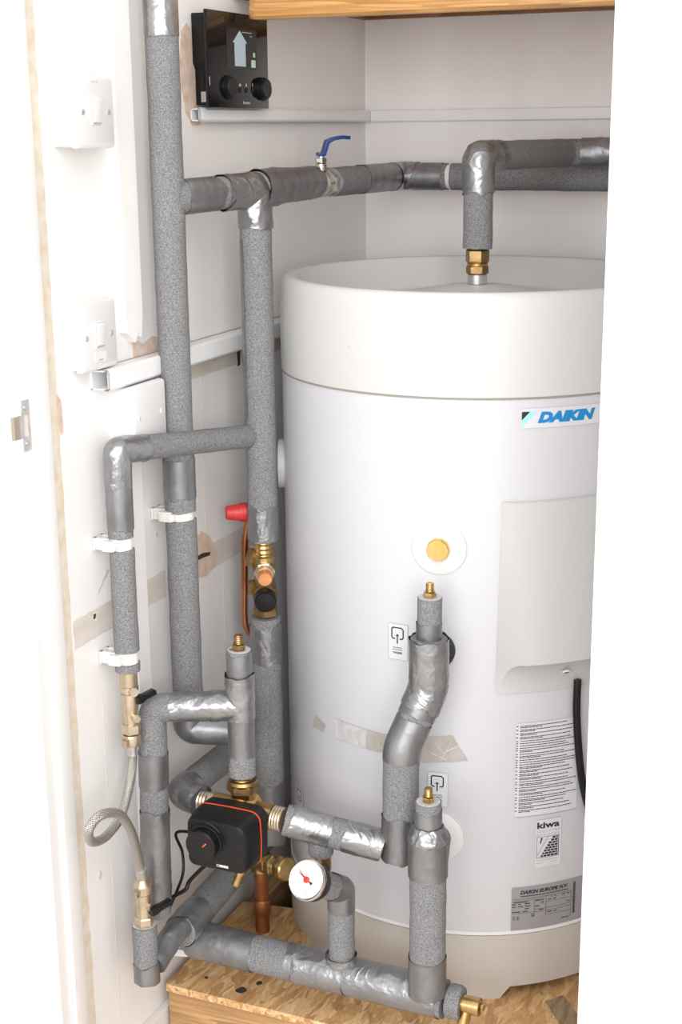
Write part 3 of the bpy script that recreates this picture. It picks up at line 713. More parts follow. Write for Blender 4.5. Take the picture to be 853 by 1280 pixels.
clip('white plastic pipe clip just above the brass filling valve', XF, YF, (cz[2]+cz[3])/2, .0115, WX+.001)
clip('white plastic pipe clip on the main riser pipe', X1, Y1, (zx(640, 222)+zx(650, 223))/2+.002, .0155, WX+.001)

# safety group under the centre pipe
sg = thing('safety_valve_group', 'brass safety valve group with copper and black caps on centre pipe', 'valve', (X2, Y2, .52))
mk('neck', cat(ribs((X2, Y2, .615), (0, 0, 1), .0145, .028, 4), lathe([(.013, .60), (.0165, .603), (.0165, .615), (.013, .618)], (X2, Y2, 0), n=28)), 'brass', sg, angle=30)
ab = V((.44, -.85, -.10)).normalized()
mk('upper_body', cat(lathe([(.010, -.032), (.0145, -.026), (.0165, -.01), (.0165, .012), (.013, .016)], (X2, Y2, .596), ab, 28), lathe([(.014, 0), (.0155, .02), (.0135, .05)], (X2, Y2, .555), (0, 0, 1), 24), hexnut(V((X2-.012, Y2, .61)), (-.7, -.5, .2), .016, .014)), 'brass_old', sg, angle=30)
mk('hex_nut', cat(hexnut(V((X2, Y2, .596))+ab*.012, ab, .0165, .009), lathe([(.0135, .02), (.0135, .026), (.012, .028)], V((X2, Y2, .596)), ab, 24)), 'brass_pale', sg, angle=20)
mk('copper_cap', lathe([(.0108, .026), (.0112, .041), (.0095, .044), (0, .0445)], V((X2, Y2, .596)), ab, 28), 'copper_cap', sg, angle=30, label='copper coloured round cap')
mk('lower_body', cat(lathe([(.016, -.03), (.0185, -.022), (.0185, .012), (.0155, .016)], (X2, Y2, .556), ab, 28), hexnut((X2, Y2, .522), (0, 0, 1), .0195, .014), lathe([(.0165, .532), (.0145, .545), (.0145, .57)], (X2, Y2, 0), n=28), hexnut(V((X2-.014, Y2+.0, .565)), (-.8, -.5, .0), .0125, .012)), 'brass_old', sg, angle=30)
mk('black_knob', cat(lathe([(.0155, .014), (.0165, .016), (.0165, .031), (.0145, .034), (.012, .0345)], (X2, Y2, .556), ab, 36), hexnut(V((X2, Y2, .556))+ab*.0335, ab, .0125, .0025, .2)), 'black_plastic', sg, angle=30, label='round black plastic cap')
rd = V((-.86, -.5, .0)).normalized(); rp_ = ony(308, 640, 1.85)
mk('red_cap', cat(lathe([(.0135, 0), (.0142, .002), (.0142, .010), (.0128, .0105), (.0105, .029), (.0085, .031), (0, .0312)], rp_, rd, 14), lathe([(.0148, -.001), (.0148, .004)], rp_, rd, 40)), 'red', sg, angle=30, label='tapered red relief cap')
mk('relief_neck', cat(lathe([(.0125, -.016), (.0145, -.012), (.0145, -.002), (.011, -.001)], rp_, rd, 24), lathe([(.0105, -.035), (.0105, -.01)], rp_, rd, 20)), 'brass', sg, angle=30)
q = smoothpath([rp_+V((.006, .004, -.005)), ony(307, 668, 1.853), ony(306, 720, 1.856), ony(306, 770, 1.858), ony(309, 786, 1.86), ony(320, 800, 1.868)])
mk('drain_tube', sweep(q, .0052, 18), 'copper', sg, label='slim copper drain tube')

# centre pipe below the safety group
zt2 = zy(770, 331)
p = path([(X2, Y2, zt2), (X2, Y2, .150)], .01); LT = cumlen(p)[-1]
cp = pipe('thick lagged pipe dropping from the safety valve group behind the mixer', p, .0228, [(0, LT-.045)],
     [(.012, .07, 1, .0005), (LT-.1, None, 0, .0006, .0002)], core=.0115, base=(X2, Y2, .15))

# vertical beside the wall and its cross pipe to the capped stub
XV, YV = -.840, 1.622; rv = .0162
X5, Y5 = -.9555, 1.583
z5 = onx(190, 881, X5).z; zv = ony(298, 881, YV).z
p = path([(XV, YV, zv), (X5, Y5, z5-.004), (X5, Y5-.012, .155)], .018)
LC = Ld(p, (X5, Y5, z5)); LT = cumlen(p)[-1]
pipe('silver taped cross pipe and its lagged drop beside the wall', p, .0195, [(.014, LT-.005)],
     [(.0, .04, 1, .0022, .001), (.034, LC-.022, 1, .0004, .0009), (LC+.065, LC+.115, 0, .0008), (LC+.15, LC+.29, 0, .0018)], base=(X5, Y5-.012, .155))
ztp = ony(297, 812, YV).z; zbt = ony(298, 966, YV).z
p = path([(XV, YV, ztp), (XV, YV, zbt)], .01); LT = cumlen(p)[-1]
t = pipe('short upright lagged stub with brass cap above the black mixer', p, rv+.0005, [(0, None)],
     [(.004, .045, 0, .0003), (.036, .098, 1, .0016, .0032), (.094, LT-.02, 0, .0014, .0014)], base=(XV, YV, zbt))
mk('foam_sleeve', lathe([(.0165, 0), (.0188, .001), (.0188, .03), (.016, .031)], (XV, YV, zbt-.002), n=36), 'foam', t)
def nipple(o, tp, s=1, m='brass_old'):
    x, y, z = tp
    mk('capped_nipple', cat(hexnut((x, y, z-.002), (0, 0, 1), .0095*s, .010*s), lathe([(.0075*s, .009*s), (.0078*s, .0098*s)], tp, n=16), ribs((x, y, z+.0095*s), (0, 0, 1), .0063*s, .011*s, 4, .0005), lathe([(.0058*s, .0205*s), (.0056*s, .0215*s)], tp, n=20)), m, o, angle=25, label='small brass capped nipple')
    mk('foam_end', lathe([(.0085*s, .0002), (.0155, .0008), (.0158, .0)], tp, n=28, close=False), 'foam_cut', o)
nipple(t, (XV, YV, ztp))

# thermostatic mixing valve with black actuator
ZM = .318
mv = thing('mixing_valve', 'brass mixing valve with square black actuator and orange line', 'valve', (XV, YV, ZM))
mk('valve_body', cat(lathe([(.021, -.02), (.024, -.012), (.024, .014), (.019, .02)], (XV, YV, ZM), (0, 1, 0), 30), lathe([(.016, 0), (.018, .03), (.0195, .036)], (XV, YV, ZM), n=28),
   lathe([(.015, 0), (.0165, .045)], (XV, YV, ZM), (-1, 0, 0), 28), lathe([(.015, 0), (.0165, .045)], (XV, YV, ZM), (1, 0, -.06), 28)), 'brass', mv, angle=30)
mk('union_nut', cat(hexnut((XV, YV, ZM+.028), (0, 0, 1), .0225, .012), lathe([(.020, .039), (.0215, .042), (.0195, .046)], (XV, YV, ZM), n=30), ribs((XV, YV, ZM+.045), (0, 0, 1), .0142, .016, 3)), 'brass_old', mv, angle=25)
mk('union_nut', cat(hexnut((XV-.043, YV, ZM), (-1, 0, 0), .0185, .010), ribs((XV-.053, YV, ZM), (-1, 0, 0), .0155, .014, 3)), 'brass_pale', mv, angle=25)
mk('union_nut', cat(hexnut((XV+.036, YV, ZM-.004), (1, 0, -.05), .0185, .009), ribs((XV+.046, YV, ZM-.0045), (1, 0, -.05), .017, .016, 4)), 'brass_pale', mv, angle=25)
ac = ony(272, 1056, 1.545)
def fa(px_, pz_, h): return V((ac.x+px_+ (h-1.525)*0, h, ac.z+pz_))
def bulge(w, h, r, n=5, b=.0):
    return [(x*(1+b*(1-(2*y/h)**2)), y*(1+b*(1-(2*x/w)**2))) for x, y in rrect2(w, h, r)]
def rrect2(w, h, r):
    P_ = rrect(w, h, r, 6); Q = []
    for i in range(len(P_)):
        a, b = V(P_[i]), V(P_[(i+1) % len(P_)]); n_ = 6 if (b-a).length > .02 else 1
        for k in range(n_): Q.append(tuple(a.lerp(b, k/n_)))
    return Q
w0, h0 = .093, .077
mk('actuator_housing', loft([(bulge(w0*.90, h0*.9, .012, b=.03), 1.606), (bulge(w0*.97, h0*.97, .012, b=.03), 1.603), (bulge(w0, h0, .012, b=.04), 1.580)], fa), 'black_matt', mv, angle=40)
mk('orange_trim', loft([(bulge(w0+.0012, h0+.0012, .0125, b=.04), 1.580), (bulge(w0+.0012, h0+.0012, .0125, b=.04), 1.5782)], fa), 'orange_line', mv, angle=40, label='thin orange line round the actuator')
front = mk('actuator_cover', loft([(bulge(w0, h0, .012, b=.04), 1.5782), (bulge(w0*.975, h0*.97, .011, b=.03), 1.560), (bulge(w0*.925, h0*.90, .010, b=.02), 1.543), (bulge(w0*.90, h0*.875, .010, b=.01), 1.5405), (bulge(w0*.87, h0*.84, .010, b=.01), 1.5395)], fa), 'black_plastic', mv, angle=30)
kc = ony(252, 1057, 1.528)
kn = mk('control_knob', lathe([(.0245, 0), (.0245, .003), (.0225, .0035), (.0222, .016), (.0208, .0178), (0, .018)], (kc.x, 1.541, kc.z), (0, -1, 0), 40), 'black_plastic', mv, angle=30)
vs = []
mk('knob_mark', map2d(([(.0035, .0015), (.0045, .0005), (.0105, .0065), (.0095, .0078)], [(0, 1, 2, 3)]), lambda x, y: V((kc.x+x, 1.5227, kc.z+y))), 'orange_line', kn, smooth=False)
arc = [V((kc.x+.0285*cos(R(a)), 1.5390, kc.z+.0285*sin(R(a)))) for a in range(40, 146, 5)]
mk('scale_rim', sweep(arc, .0017, 8), 'black_plastic', front)
lx = ony(271, 1083, 1.539)
mk('lettering', map2d(cat3([fit2d(text2d('ESBE', .006, 0, .00025), .0045, .0175, 0, .0035), rect2d(0, .0036, 0, .0006), rect2d(0, .0036, .003, .0036), rect2d(0, .0006, 0, .0036), rect2d(.003, .0036, 0, .0036)]), lambda x, y: V((lx.x+x, 1.5391, lx.z+y))), 'print_white', front, smooth=False)
cbl = smoothpath([(ac.x-.03, 1.60, ac.z-.02), ony(222, 1040, 1.62), ony(228, 1065, 1.61), ony(229, 1090, 1.60), ony(222, 1112, 1.60), ony(212, 1135, 1.60)])
mk('signal_cable', sweep(cbl, .0022, 10), 'black_plastic', mv)
cbl = smoothpath([(ac.x-.02, 1.60, ac.z-.036), ony(240, 1098, 1.60), ony(232, 1112, 1.595), ony(216, 1122, 1.59), ony(208, 1140, 1.585)])
mk('signal_cable', sweep(cbl, .0030, 10), 'black_plastic', mv)
mk('bottom_plug', cat(lathe([(.0065, 0), (.007, .02)], ony(301, 1090, 1.63), (-.25, -.3, -.9), 16), lathe([(.0085, -.003), (.0085, .003)], ony(301, 1090, 1.63), (-.25, -.3, -.9), 16)), 'brass_old', mv)

# pipe curling away behind the mixer
p = path([(XV-.066, YV, ZM), (-.945, 1.632, ZM+.002), (-.958, 1.93, ZM-.02)], .024)
pipe('lagged elbow pipe leading back from the mixer left port', p, .0215, [(.008, None)], [(0, .066, 1, .0014, .0004)], base=(-.945, 1.63, ZM))

# brass run and copper drop behind the mixer
bt = thing('copper_drop_pipe', 'tarnished copper pipe dropping to the plinth behind the mixer', 'pipe', (X2, 1.818, 0))
cx_, cyy = ony(328, 1140, 1.822).x, 1.822
zq = ony(330, 1078, 1.822).z
mk('copper_tube', sweep(path([(cx_, cyy, .0005), (cx_, cyy, zq)], .01), .0112, 24), 'copper_dirty', bt)
mk('solder_joint', lathe([(.0125, .03), (.0135, .032), (.0135, .055), (.0125, .057)], (cx_, cyy, 0), n=24), 'copper_dirty', bt)
ax = V((.93, -.35, .14)).normalized(); o_ = V((cx_, cyy, zq))
mk('brass_tee', cat(lathe([(.014, -.02), (.0155, -.015), (.0155, .018), (.0135, .022)], o_, ax, 26), lathe([(.0145, -.014), (.0145, .014)], o_, (0, 0, 1), 26), hexnut(o_+ax*.020, ax, .017, .011), ribs(o_+ax*.031, ax, .0145, .01, 2), hexnut(o_+ax*.041, ax, .0185, .009), lathe([(.0165, .05), (.0185, .052), (.0185, .058), (.016, .06)], o_, ax, 26)), 'brass', bt, angle=25)

# swan neck riser into the tank and the pipe that feeds it
r7 = .0243
B1 = V((-.6285, 1.672, .262))
zA, zB = .522, .44
pz = [V((-.5965, 1.7, .50)), V((-.621, 1.672, .435))]
m0 = V((XV+.062, YV+.002, ZM-.0055))
p = path([m0, (-.650, 1.664, .279)], .01); LT = cumlen(p)[-1]
t = pipe('lagged pipe from the mixer right port to the swan neck pipe', p, .0215, [(0, None)], [(.01, .065, 1, .0005), (.085, None, 1, .0012, .0006)], base=(-.65, 1.66, .279))
p = path([B1, (-.624, 1.668, .425), (-.5965, 1.698, .505), (-.5965, 1.698, .575)], .045)
LT = cumlen(p)[-1]
t = pipe('swan neck lagged pipe, heavily taped, feeding the middle tank port', p, r7, [(.0, None)],
     [(.0, .065, 0, .0012), (.15, .205, 0, .0006), (.212, LT-.0, 0, .0010), (.222, LT+.0, 1, .0016, .0022)], base=tuple(B1))
mk('foam_sleeve', sweep(path([(-.5965, 1.698, .56), (-.596, 1.699, .632)], .01), .0165, 32, disp=soft(.0006, 40)), 'foam', t)
mk('tape_wrap', sweep(path([(-.5965, 1.698, .562), (-.5965, 1.698, .597)], .01, .0025), .0172, 40, cap=False, disp=crumple(.0005, 40, 2), ragged=.003), 'tape', t)
mk('port_sleeve', sweep(path([(-.5965, 1.70, .54), (-.606, 1.752, .537)], .01), .0205, 32, disp=crumple(.001, 40, 8)), 'tape', t)
nipple(t, (-.596, 1.699, .632), .9, 'brass')

# front riser into the low tank port
XE, YE = -.571, 1.627; r8 = .0245
ztop = ony(536, 1002, YE).z
p = path([(XE, YE, .325), (XE, YE, .092)], .01); LT = cumlen(p)[-1]
t = pipe('straight front lagged riser standing on the low pipe', p, r8, [(0, None)], [(-.0, .055, 0, .001, .001), (LT-.055, LT+.0, 0, .0012, .001)], base=(XE, YE, .1))
mk('foam_sleeve', sweep(path([(XE, YE, .32), (XE, YE, ztop)], .01), .0175, 32, disp=soft(.0006, 40)), 'foam', t)
mk('tape_wrap', sweep(path([(XE, YE, .335), (XE, YE, ztop-.012)], .01, .003), .0182, 40, cap=False, disp=crumple(.0004, 40, 3), ragged=.003), 'tape', t)
mk('tape_collar', sweep(path([(XE, YE, .343), (XE, YE, .322)], .01, .0015), lambda s: .0186+(.0268-.0186)*min(1, s*1.15)**.8, 64, cap=False, disp=crumple(.0024, 75, 5), ragged=.002), 'tape_shiny', t)
mk('tape_collar', sweep(path([(XE, YE, .3225), (XE, YE, .270)], .01, .0025), .0263, 48, cap=False, disp=crumple(.0009, 40, 6), ragged=.006), 'tape', t)
mk('port_sleeve', sweep(path([(XE, YE+.02, .272), (-.602, 1.752, .257)], .01), .0195, 32, disp=soft()), 'foam', t)
nipple(t, (XE, YE, ztop), .9, 'brass')

# low pipe along the front of the plinth
ZL, YL, rl = .078, 1.642, .0262
p = path([(-.938, YL+.001, ZL+.004), (-.538, YL, ZL)], .01); LT = cumlen(p)[-1]
t = pipe('long low lagged pipe along the front edge of the plinth', p, rl, [(0, LT-.012)],
     [(.0, .055, 0, .0015), (.045, .10, 0, .0008), (LT-.245, LT-.232, 1, .0008), (LT-.232, LT-.155, 1, .0016, .0012), (LT-.16, LT-.09, 1, .0006, .001), (LT-.095, LT-.018, 1, .001, .0014)], base=(-.74, YL, .0))
mk('foam_sleeve', lathe([(.012, 0), (.0215, 0), (.0235, .004), (.0235, .016), (.0215, .02), (.011, .02)], (-.546, YL, ZL), (1, 0, 0), 36), 'foam', t)
mk('white_flap', extrude([ony(214, 1186, 1.628), ony(262, 1192, 1.626), ony(286, 1199, 1.626), ony(217, 1195, 1.628)], (0, .012, .0)), 'plastic_white', t, smooth=False, label='white plastic scrap under the left end')
mk('drain_cock', cat(lathe([(.0125, 0), (.0125, .026), (.011, .027), (.011, .024), (0, .024)], (-.527, YL, ZL), (1, 0, 0), 28), hexnut((-.503, YL, ZL), (1, 0, 0), .0055, .008), lathe([(.008, .008), (.0085, .026), (.006, .03)], (-.518, YL-.002, ZL), (-.1, -.35, -.9), 16)), 'brass', t, angle=30, label='brass drain cock at the open end')

# gauge post
XG, YG = -.7035, 1.643
G = ony(384, 1100, 1.562)
pv = V((XG, YG, .212)); ga = (pv-G).normalized()
q0 = G+ga*.040
p = path([q0, pv, (XG, YG, .098)], .004, .003); LT = cumlen(p)[-1]; LC = Ld(p, pv)
t = pipe('short lagged post bent toward the pressure gauge', p, .0183, [(0, None)], [(LC-.03, LC+.03, 0, .001, .0006), (LT-.012, LT, 1, .003, .003)], base=(XG, YG, .1))
gg = thing('pressure_gauge', 'round white pressure gauge with red and black needles', 'gauge', tuple(G))
mk('brass_bush', cat(hexnut(G+ga*.026, ga, .0125, .009), lathe([(.0105, .034), (.0105, .044)], G, ga, 20)), 'brass_bright', gg, angle=25)
mk('case', lathe([(.0255, .002), (.0262, .003), (.0262, .018), (.0235, .024), (.012, .028)], G, ga, 48, close=True), 'black_plastic', gg, angle=30)
mk('bezel', lathe([(.0242, .002), (.0244, -.001), (.0262, -.002), (.0275, .000), (.0275, .004), (.0262, .0045)], G, ga, 56, close=False), 'chrome', gg)
dial = mk('dial', lathe([(.0245, .0006), (0, .0004)], G, ga, 48, close=False), 'dial_white', gg)
nrm = -ga; up = (V((0, 0, 1))-nrm*nrm.z).normalized(); rt = up.cross(nrm).normalized()
gm = lambda off: (lambda x, y: G+rt*x+up*y+nrm*off)
tk = []
def tick(a, r0, r1, w): 
    a = R(a); c_, s_ = cos(a), sin(a); return [(r0*c_-w*s_, r0*s_+w*c_), (r0*c_+w*s_, r0*s_-w*c_), (r1*c_+w*s_, r1*s_-w*c_), (r1*c_-w*s_, r1*s_+w*c_)], [(0, 1, 2, 3)]
mk('scale_marks', map2d(cat3([tick(225-270*i/8, .0185, .0225, .0003) for i in range(9)]), gm(.0003)), 'print_grey', dial, smooth=False)
mk('red_scale', map2d(cat3([tick(225-270*i/30, .0148, .0164, .0003) for i in range(31)]+[tick(225-270*i/8, .0118, .0136, .0003) for i in range(9)]), gm(.0003)), mat('red_faint', (.85, .45, .42), .5), dial, smooth=False)
mk('gold_mark', map2d(cat3([fit2d(rect2d(0, 1, 0, 1), -.0062, -.0046, -.0152, -.0122), rect2d(.002, .0034, -.0162, -.0132)]), gm(.0003)), 'brass_bright', dial, smooth=False)
def needle(a, L_, w, tail=0):
    a = R(a); c_, s_ = cos(a), sin(a); f = lambda x, y: (x*c_-y*s_, x*s_+y*c_); return [f(0, w), f(0, -w), f(L_, -w*.25), f(L_, w*.25)], [(0, 1, 2, 3)]
mk('needle', map2d(needle(156, .0165, .0009), gm(.0012)), 'print_black', dial, smooth=False)
mk('needle', map2d(cat3([([(.003, -.001), (.0085, -.0055), (.0105, -.0015)], [(0, 1, 2)])]), gm(.0013)), 'print_black', dial, smooth=False)
mk('needle', map2d(needle(146, .0195, .0011), gm(.0022)), 'red_print', dial, smooth=False, label='red needle')
mk('needle_hub', lathe([(.0042, 0), (.0042, .002), (.003, .0028), (0, .003)], G+nrm*.001, nrm, 24), 'red_print', dial, label='red hub')

# stub and elbow hanging below the mixer outlet
sx_ = ony(401, 1045, 1.645); 
t = thing('drain_elbow', 'short foam stub and brass elbow hanging behind the pressure gauge', 'fitting', tuple(sx_))
zb0 = ony(400, 1067, 1.645).z
mk('foam_stub', lathe([(.0165, 0), (.0175, .002), (.0175, .035)], (sx_.x, 1.645, zb0), n=32), 'foam', t)
mk('brass_elbow', cat(lathe([(.0105, -.026), (.0115, -.02), (.0115, 0)], (sx_.x+.003, 1.645, zb0), n=24), hexnut((sx_.x+.003, 1.645, zb0-.012), (0, 0, 1), .0125, .008)), 'brass_old', t, angle=30)

# low pipes by the wall: short cup under the filling valve, link and return pipe
XK, YK = -.947, 1.522
zk = onx(178, 1158, XK).z
t = thing('insulated_pipe', 'stubby lagged upright cup below the lower filling valve', 'pipe', (XK, YK, .09))
mk('foam_sleeve', sweep(path([(XK, YK, .088), (XK, YK, zk)], .01), .0172, 32, disp=soft()), 'foam', t)
mk('foam_end', lathe([(.011, .0002), (.0165, .0008)], (XK, YK, zk), n=28, close=False), 'foam_cut', t)
mk('tape_wrap', sweep(path([(XK, YK, .084), (XK, YK, .112)], .01, .003), .0182, 40, cap=True, disp=crumple(.0008, 40, 3), ragged=.003), 'tape', t)
mk('tape_bridge', sweep(path([(XK+.008, YK+.008, .105), (-.937, 1.58, .125), (-.935, 1.615, .125)], .02, .003), .0165, 40, disp=crumple(.002, 40, 4)), 'tape', t)
p = path([(-.936, 1.60, .118), (-.966, 2.0, .105)], .01)
pipe('lagged return pipe running back beside the wall into shadow', p, .0235, [(0, None)], [(.0, .06, 0, .0018)], base=(-.936, 1.60, .1))

# filling loop
zt_, zb_ = cz[4], onx(166, 930, XF).z
fl = thing('filling_loop', 'braided steel filling loop hose between two small brass valves', 'hose', (XF, YF, zb_))
hgt = zt_-zb_
def zz(f): return zb_+hgt*f
mk('upper_valve', cat(lathe([(.0118, zz(.80)), (.0122, zz(.82)), (.0122, zz(1.0))], (XF, YF, 0), n=24), hexnut((XF, YF, zz(.70)), (0, 0, 1), .013, hgt*.10), lathe([(.0105, zz(.42)), (.0115, zz(.5)), (.0115, zz(.7))], (XF, YF, 0), n=20), lathe([(.0095, zz(.28)), (.0095, zz(.44))], (XF, YF, 0), n=20), hexnut((XF, YF, zz(.16)), (0, 0, 1), .0135, hgt*.13),
   lathe([(.0055, 0), (.006, .012), (.0045, .014)], (XF+.006, YF-.002, zz(.40)), (.8, -.6, 0), 16), lathe([(.006, 0), (.0062, .012)], (XF+.004, YF-.002, zz(.74)), (.8, -.6, .1), 12)), 'brass_pale', fl, angle=28)
mk('wing_nut', cat(lathe([(.0115, zz(0)), (.0125, zz(.03)), (.0125, zz(.12)), (.0115, zz(.15))], (XF, YF, 0), n=24), box((XF-.004, YF-.019, zz(.03)), (XF+.004, YF-.008, zz(.12))), box((XF-.004, YF+.008, zz(.03)), (XF+.004, YF+.019, zz(.12)))), 'brass_pale', fl, angle=28)
lo = V((XF+.012, YF-.002, zz(.62)))
def lever(parent, o_, d_, L_, m='black_plastic'):
    u, v, w = frame(d_); secs = []
    for s_, ww, hh in ((0, .0055, .0055), (.2, .006, .006), (.45, .0052, .004), (1, .0058, .0035)):
        secs.append(([(x, y) for x, y in rrect(ww*2, hh*2, min(ww, hh)*.4, 2)], s_*L_))
    return mk('lever', loft(secs, lambda x, y, h: o_+u*x+v*y+w*h), m, parent, angle=35, label='black plastic lever')
lever(fl, lo, (.35, .9, .14), .030)
T1 = V((XF, YF, zb_-.001)); B0 = V((XK, YK, onx(177, 1098, XK).z))
hp_ = [T1, V((XF, YF, zb_-.02)), onx(163, 975, -.958), onx(152, 1018, -.955), onx(133, 1045, -.952), onx(115, 1052, -.946), onx(111, 1037, -.938), onx(126, 1019, -.93), onx(149, 1018, -.926), onx(164, 1040, -.928), onx(173, 1072, -.938), B0]
pp = smoothpath(hp_, .002)
mk('braided_hose', sweep(pp, .0063, 28), 'braid', fl)
mk('ferrule', cat(sweep(pp[:8], .0072, 20), sweep(pp[-12:], .0072, 20)), 'steel', fl)
zk0 = zk; zt3 = B0.z
f3 = lambda f: zk0+(zt3-zk0)*f
mk('lower_valve', cat(hexnut((XK, YK, f3(-.05)), (0, 0, 1), .0135, (zt3-zk0)*.24), lathe([(.0098, f3(.15)), (.0102, f3(.2)), (.0102, f3(.75))], (XK, YK, 0), n=22), lathe([(.0055, 0), (.0058, .010)], (XK+.004, YK, f3(.42)), (.9, -.1, 0), 16)), 'brass_pale', fl, angle=28)
mk('wing_nut', cat(lathe([(.0105, f3(.66)), (.0125, f3(.7)), (.0125, f3(.86)), (.010, f3(.92)), (.0065, f3(1.0))], (XK, YK, 0), n=24), box((XK-.0035, YK-.021, f3(.72)), (XK+.0035, YK-.008, f3(.84))), box((XK-.0035, YK+.008, f3(.72)), (XK+.0035, YK+.021, f3(.84)))), 'brass_pale', fl, angle=28)
lever(fl, V((XK+.013, YK-.004, f3(.33))), (.45, .86, .16), .033)

# ------------------------------------------------------------------ wall fittings
def fx(x0):  # (right, up, out) on the left wall
    return lambda a, b, h: V((x0+h, a, b))
def plate(label, y0, y1, z0, z1, depth, rocker=True, fuse=False, pat=True, cat_='switch', name='fused_switch', text=None, screws=(.5,)):
    t = thing(name, label, cat_, (WX, (y0+y1)/2, (z0+z1)/2)); cyy_, czz = (y0+y1)/2, (z0+z1)/2; w_, h_ = y1-y0, z1-z0
    if depth > .01:
        mk('back_box', loft([(rrect(w_-.003, h_-.003, .006), 0), (rrect(w_-.003, h_-.003, .006), depth)], lambda a, b, h: V((WX+h, cyy_+a, czz+b))), 'plastic_white', t, angle=40)
    else:
        mk('back_box', loft([(rrect(w_-.006, h_-.006, .003), 0), (rrect(w_-.006, h_-.006, .003), depth)], lambda a, b, h: V((WX+h, cyy_+a, czz+b))), 'plastic_white', t, angle=40)
    face = mk('face_plate', loft([(rrect(w_, h_, .005), depth), (rrect(w_, h_, .005), depth+.004), (rrect(w_-.002, h_-.002, .005), depth+.0065), (rrect(w_-.007, h_-.007, .005), depth+.008)], lambda a, b, h: V((WX+h, cyy_+a, czz+b))), 'plastic_white', t, angle=30)
    X_ = WX+depth+.008
    for s_ in (-.35, .35):
        sc = mk('screw', lathe([(.0035, 0), (.0035, .0008), (.003, .0013), (0, .0013)], (X_, cyy_+s_*w_*.96, czz), (1, 0, 0), 16), 'steel' if pat else 'plastic_white', t)
        mk('screw_slot', box((X_+.0012, cyy_+s_*w_*.96-.0006, czz-.0028), (X_+.0016, cyy_+s_*w_*.96+.0004, czz+.0028)), 'print_grey', sc, smooth=False)
    if rocker:
        zc = czz+.002
        mk('rocker_surround', loft([(rrect(.022, .034, .002), 0), (rrect(.0205, .0325, .002), .0015)], lambda a, b, h: V((X_+h, cyy_+a, zc+b))), 'plastic_white', t, angle=30)
        prof_ = [(-.014, .002), (-.0135, .0032), (-.002, .0036), (.013, .0072), (.0142, .0065), (.0142, .002)]
        mk('rocker', extrude([V((X_+h, cyy_-.0085, zc+b)) for b, h in prof_], (0, .017, 0)), 'plastic_white', t, bevel=.0008, angle=40)
        mk('rocker_gap', box((X_+.0012, cyy_-.009, zc-.0157), (X_+.0019, cyy_+.009, zc-.0146)), 'print_grey', t, smooth=False)
    if fuse:
        mk('fuse_holder', loft([(rrect(.026, .013, .0015), 0), (rrect(.0255, .0125, .0015), .0012)], lambda a, b, h: V((X_+h, cyy_+a, czz-.026+b))), 'plastic_white', t, angle=30)
        mk('fuse_slot', box((X_+.001, cyy_-.005, czz-.0305), (X_+.0014, cyy_+.005, czz-.029)), 'print_grey', t, smooth=False)
    if text:
        mk('lettering', map2d(fit2d(text2d(text, .004), -.008, .008, .0, .0022), lambda a, b: V((X_+.0003, cyy_+a, czz+h_*.40+b))), 'print_pale', t, smooth=False)
    return t
plate('white switch on a deep surface box, upper left wall', 1.489, 1.575, 1.207, 1.291, .028, text='WATER')
plate('white fused switch just above the open trunking end', 1.499, 1.585, .936, 1.022, .010, fuse=True)
plate('blank white cover on deep box below the open trunking', 1.582, 1.668, .822, .907, .030, rocker=False, pat=False, name='junction_box', cat_='box')

th = thing('thermostat', 'glossy black room thermostat with small screen and two dials', 'thermostat', (WX, 1.93, 1.3))
ty0, ty1, tz0, tz1 = 1.833, 2.024, 1.2565, 1.3865
mk('rear_housing', cat(extrude([V((WX+.001, ty0+.016, z)) for z in (tz0+.004,)]+[V((WX+.001, ty1-.006, tz0+.004)), V((WX+.001, ty1-.006, tz1-.004)), V((WX+.001, ty0+.010, tz1-.004)), V((WX+.001, ty0+.010, tz0+.06)), V((WX+.001, ty0+.016, tz0+.052))], (.024, 0, 0))), 'black_plastic', th, bevel=.0015)
for i in range(3): mk('vent_slot', box((WX+.008, ty0+.0092, tz1-.012-i*.0045), (WX+.02, ty0+.0104, tz1-.0095-i*.0045)), 'dark', th, smooth=False)
mk('slider', box((WX+.010, ty0+.0150, tz0+.025), (WX+.016, ty0+.0165, tz0+.046)), 'dark', th, smooth=False)
mk('usb_socket', box((WX+.010, ty0+.0150, tz0+.008), (WX+.018, ty0+.0165, tz0+.022)), 'steel', th, smooth=False)
XF_ = WX+.030
fp = mk('front_panel', box((WX+.025, ty0, tz0), (XF_, ty1, tz1)), 'black_gloss', th, bevel=.0015)
ml = lambda a, b: V((XF_+.0004, ty0+a, tz0+b))
Wt, Ht = ty1-ty0, tz1-tz0
def kx(u, v): return u*Wt, v*Ht
scr = mk('screen', map2d(rect2d(.30*Wt, .80*Wt, .42*Ht, .84*Ht), lambda a, b: V((XF_+.0002, ty0+a, tz0+b))), mat('screen_dark', (.014, .013, .013), .15), fp, smooth=False)
a0_, a1_, ac_ = .405*Wt, .63*Wt, .5175*Wt
mk('arrow_display', map2d(([(a0_+.004, .445*Ht), (a1_-.004, .445*Ht), (a1_-.004, .69*Ht), (a1_+.0015, .69*Ht), (ac_, .82*Ht), (a0_-.0015, .69*Ht), (a0_+.004, .69*Ht)], [(0, 1, 2, 3, 4, 5, 6)]), ml), 'lcd', fp, smooth=False)
mk('display_mark', map2d(cat3([rect2d(.70*Wt, .775*Wt, .44*Ht, .52*Ht), rect2d(.735*Wt, .77*Wt, .55*Ht, .60*Ht)]), ml), 'lcd_green', fp, smooth=False)
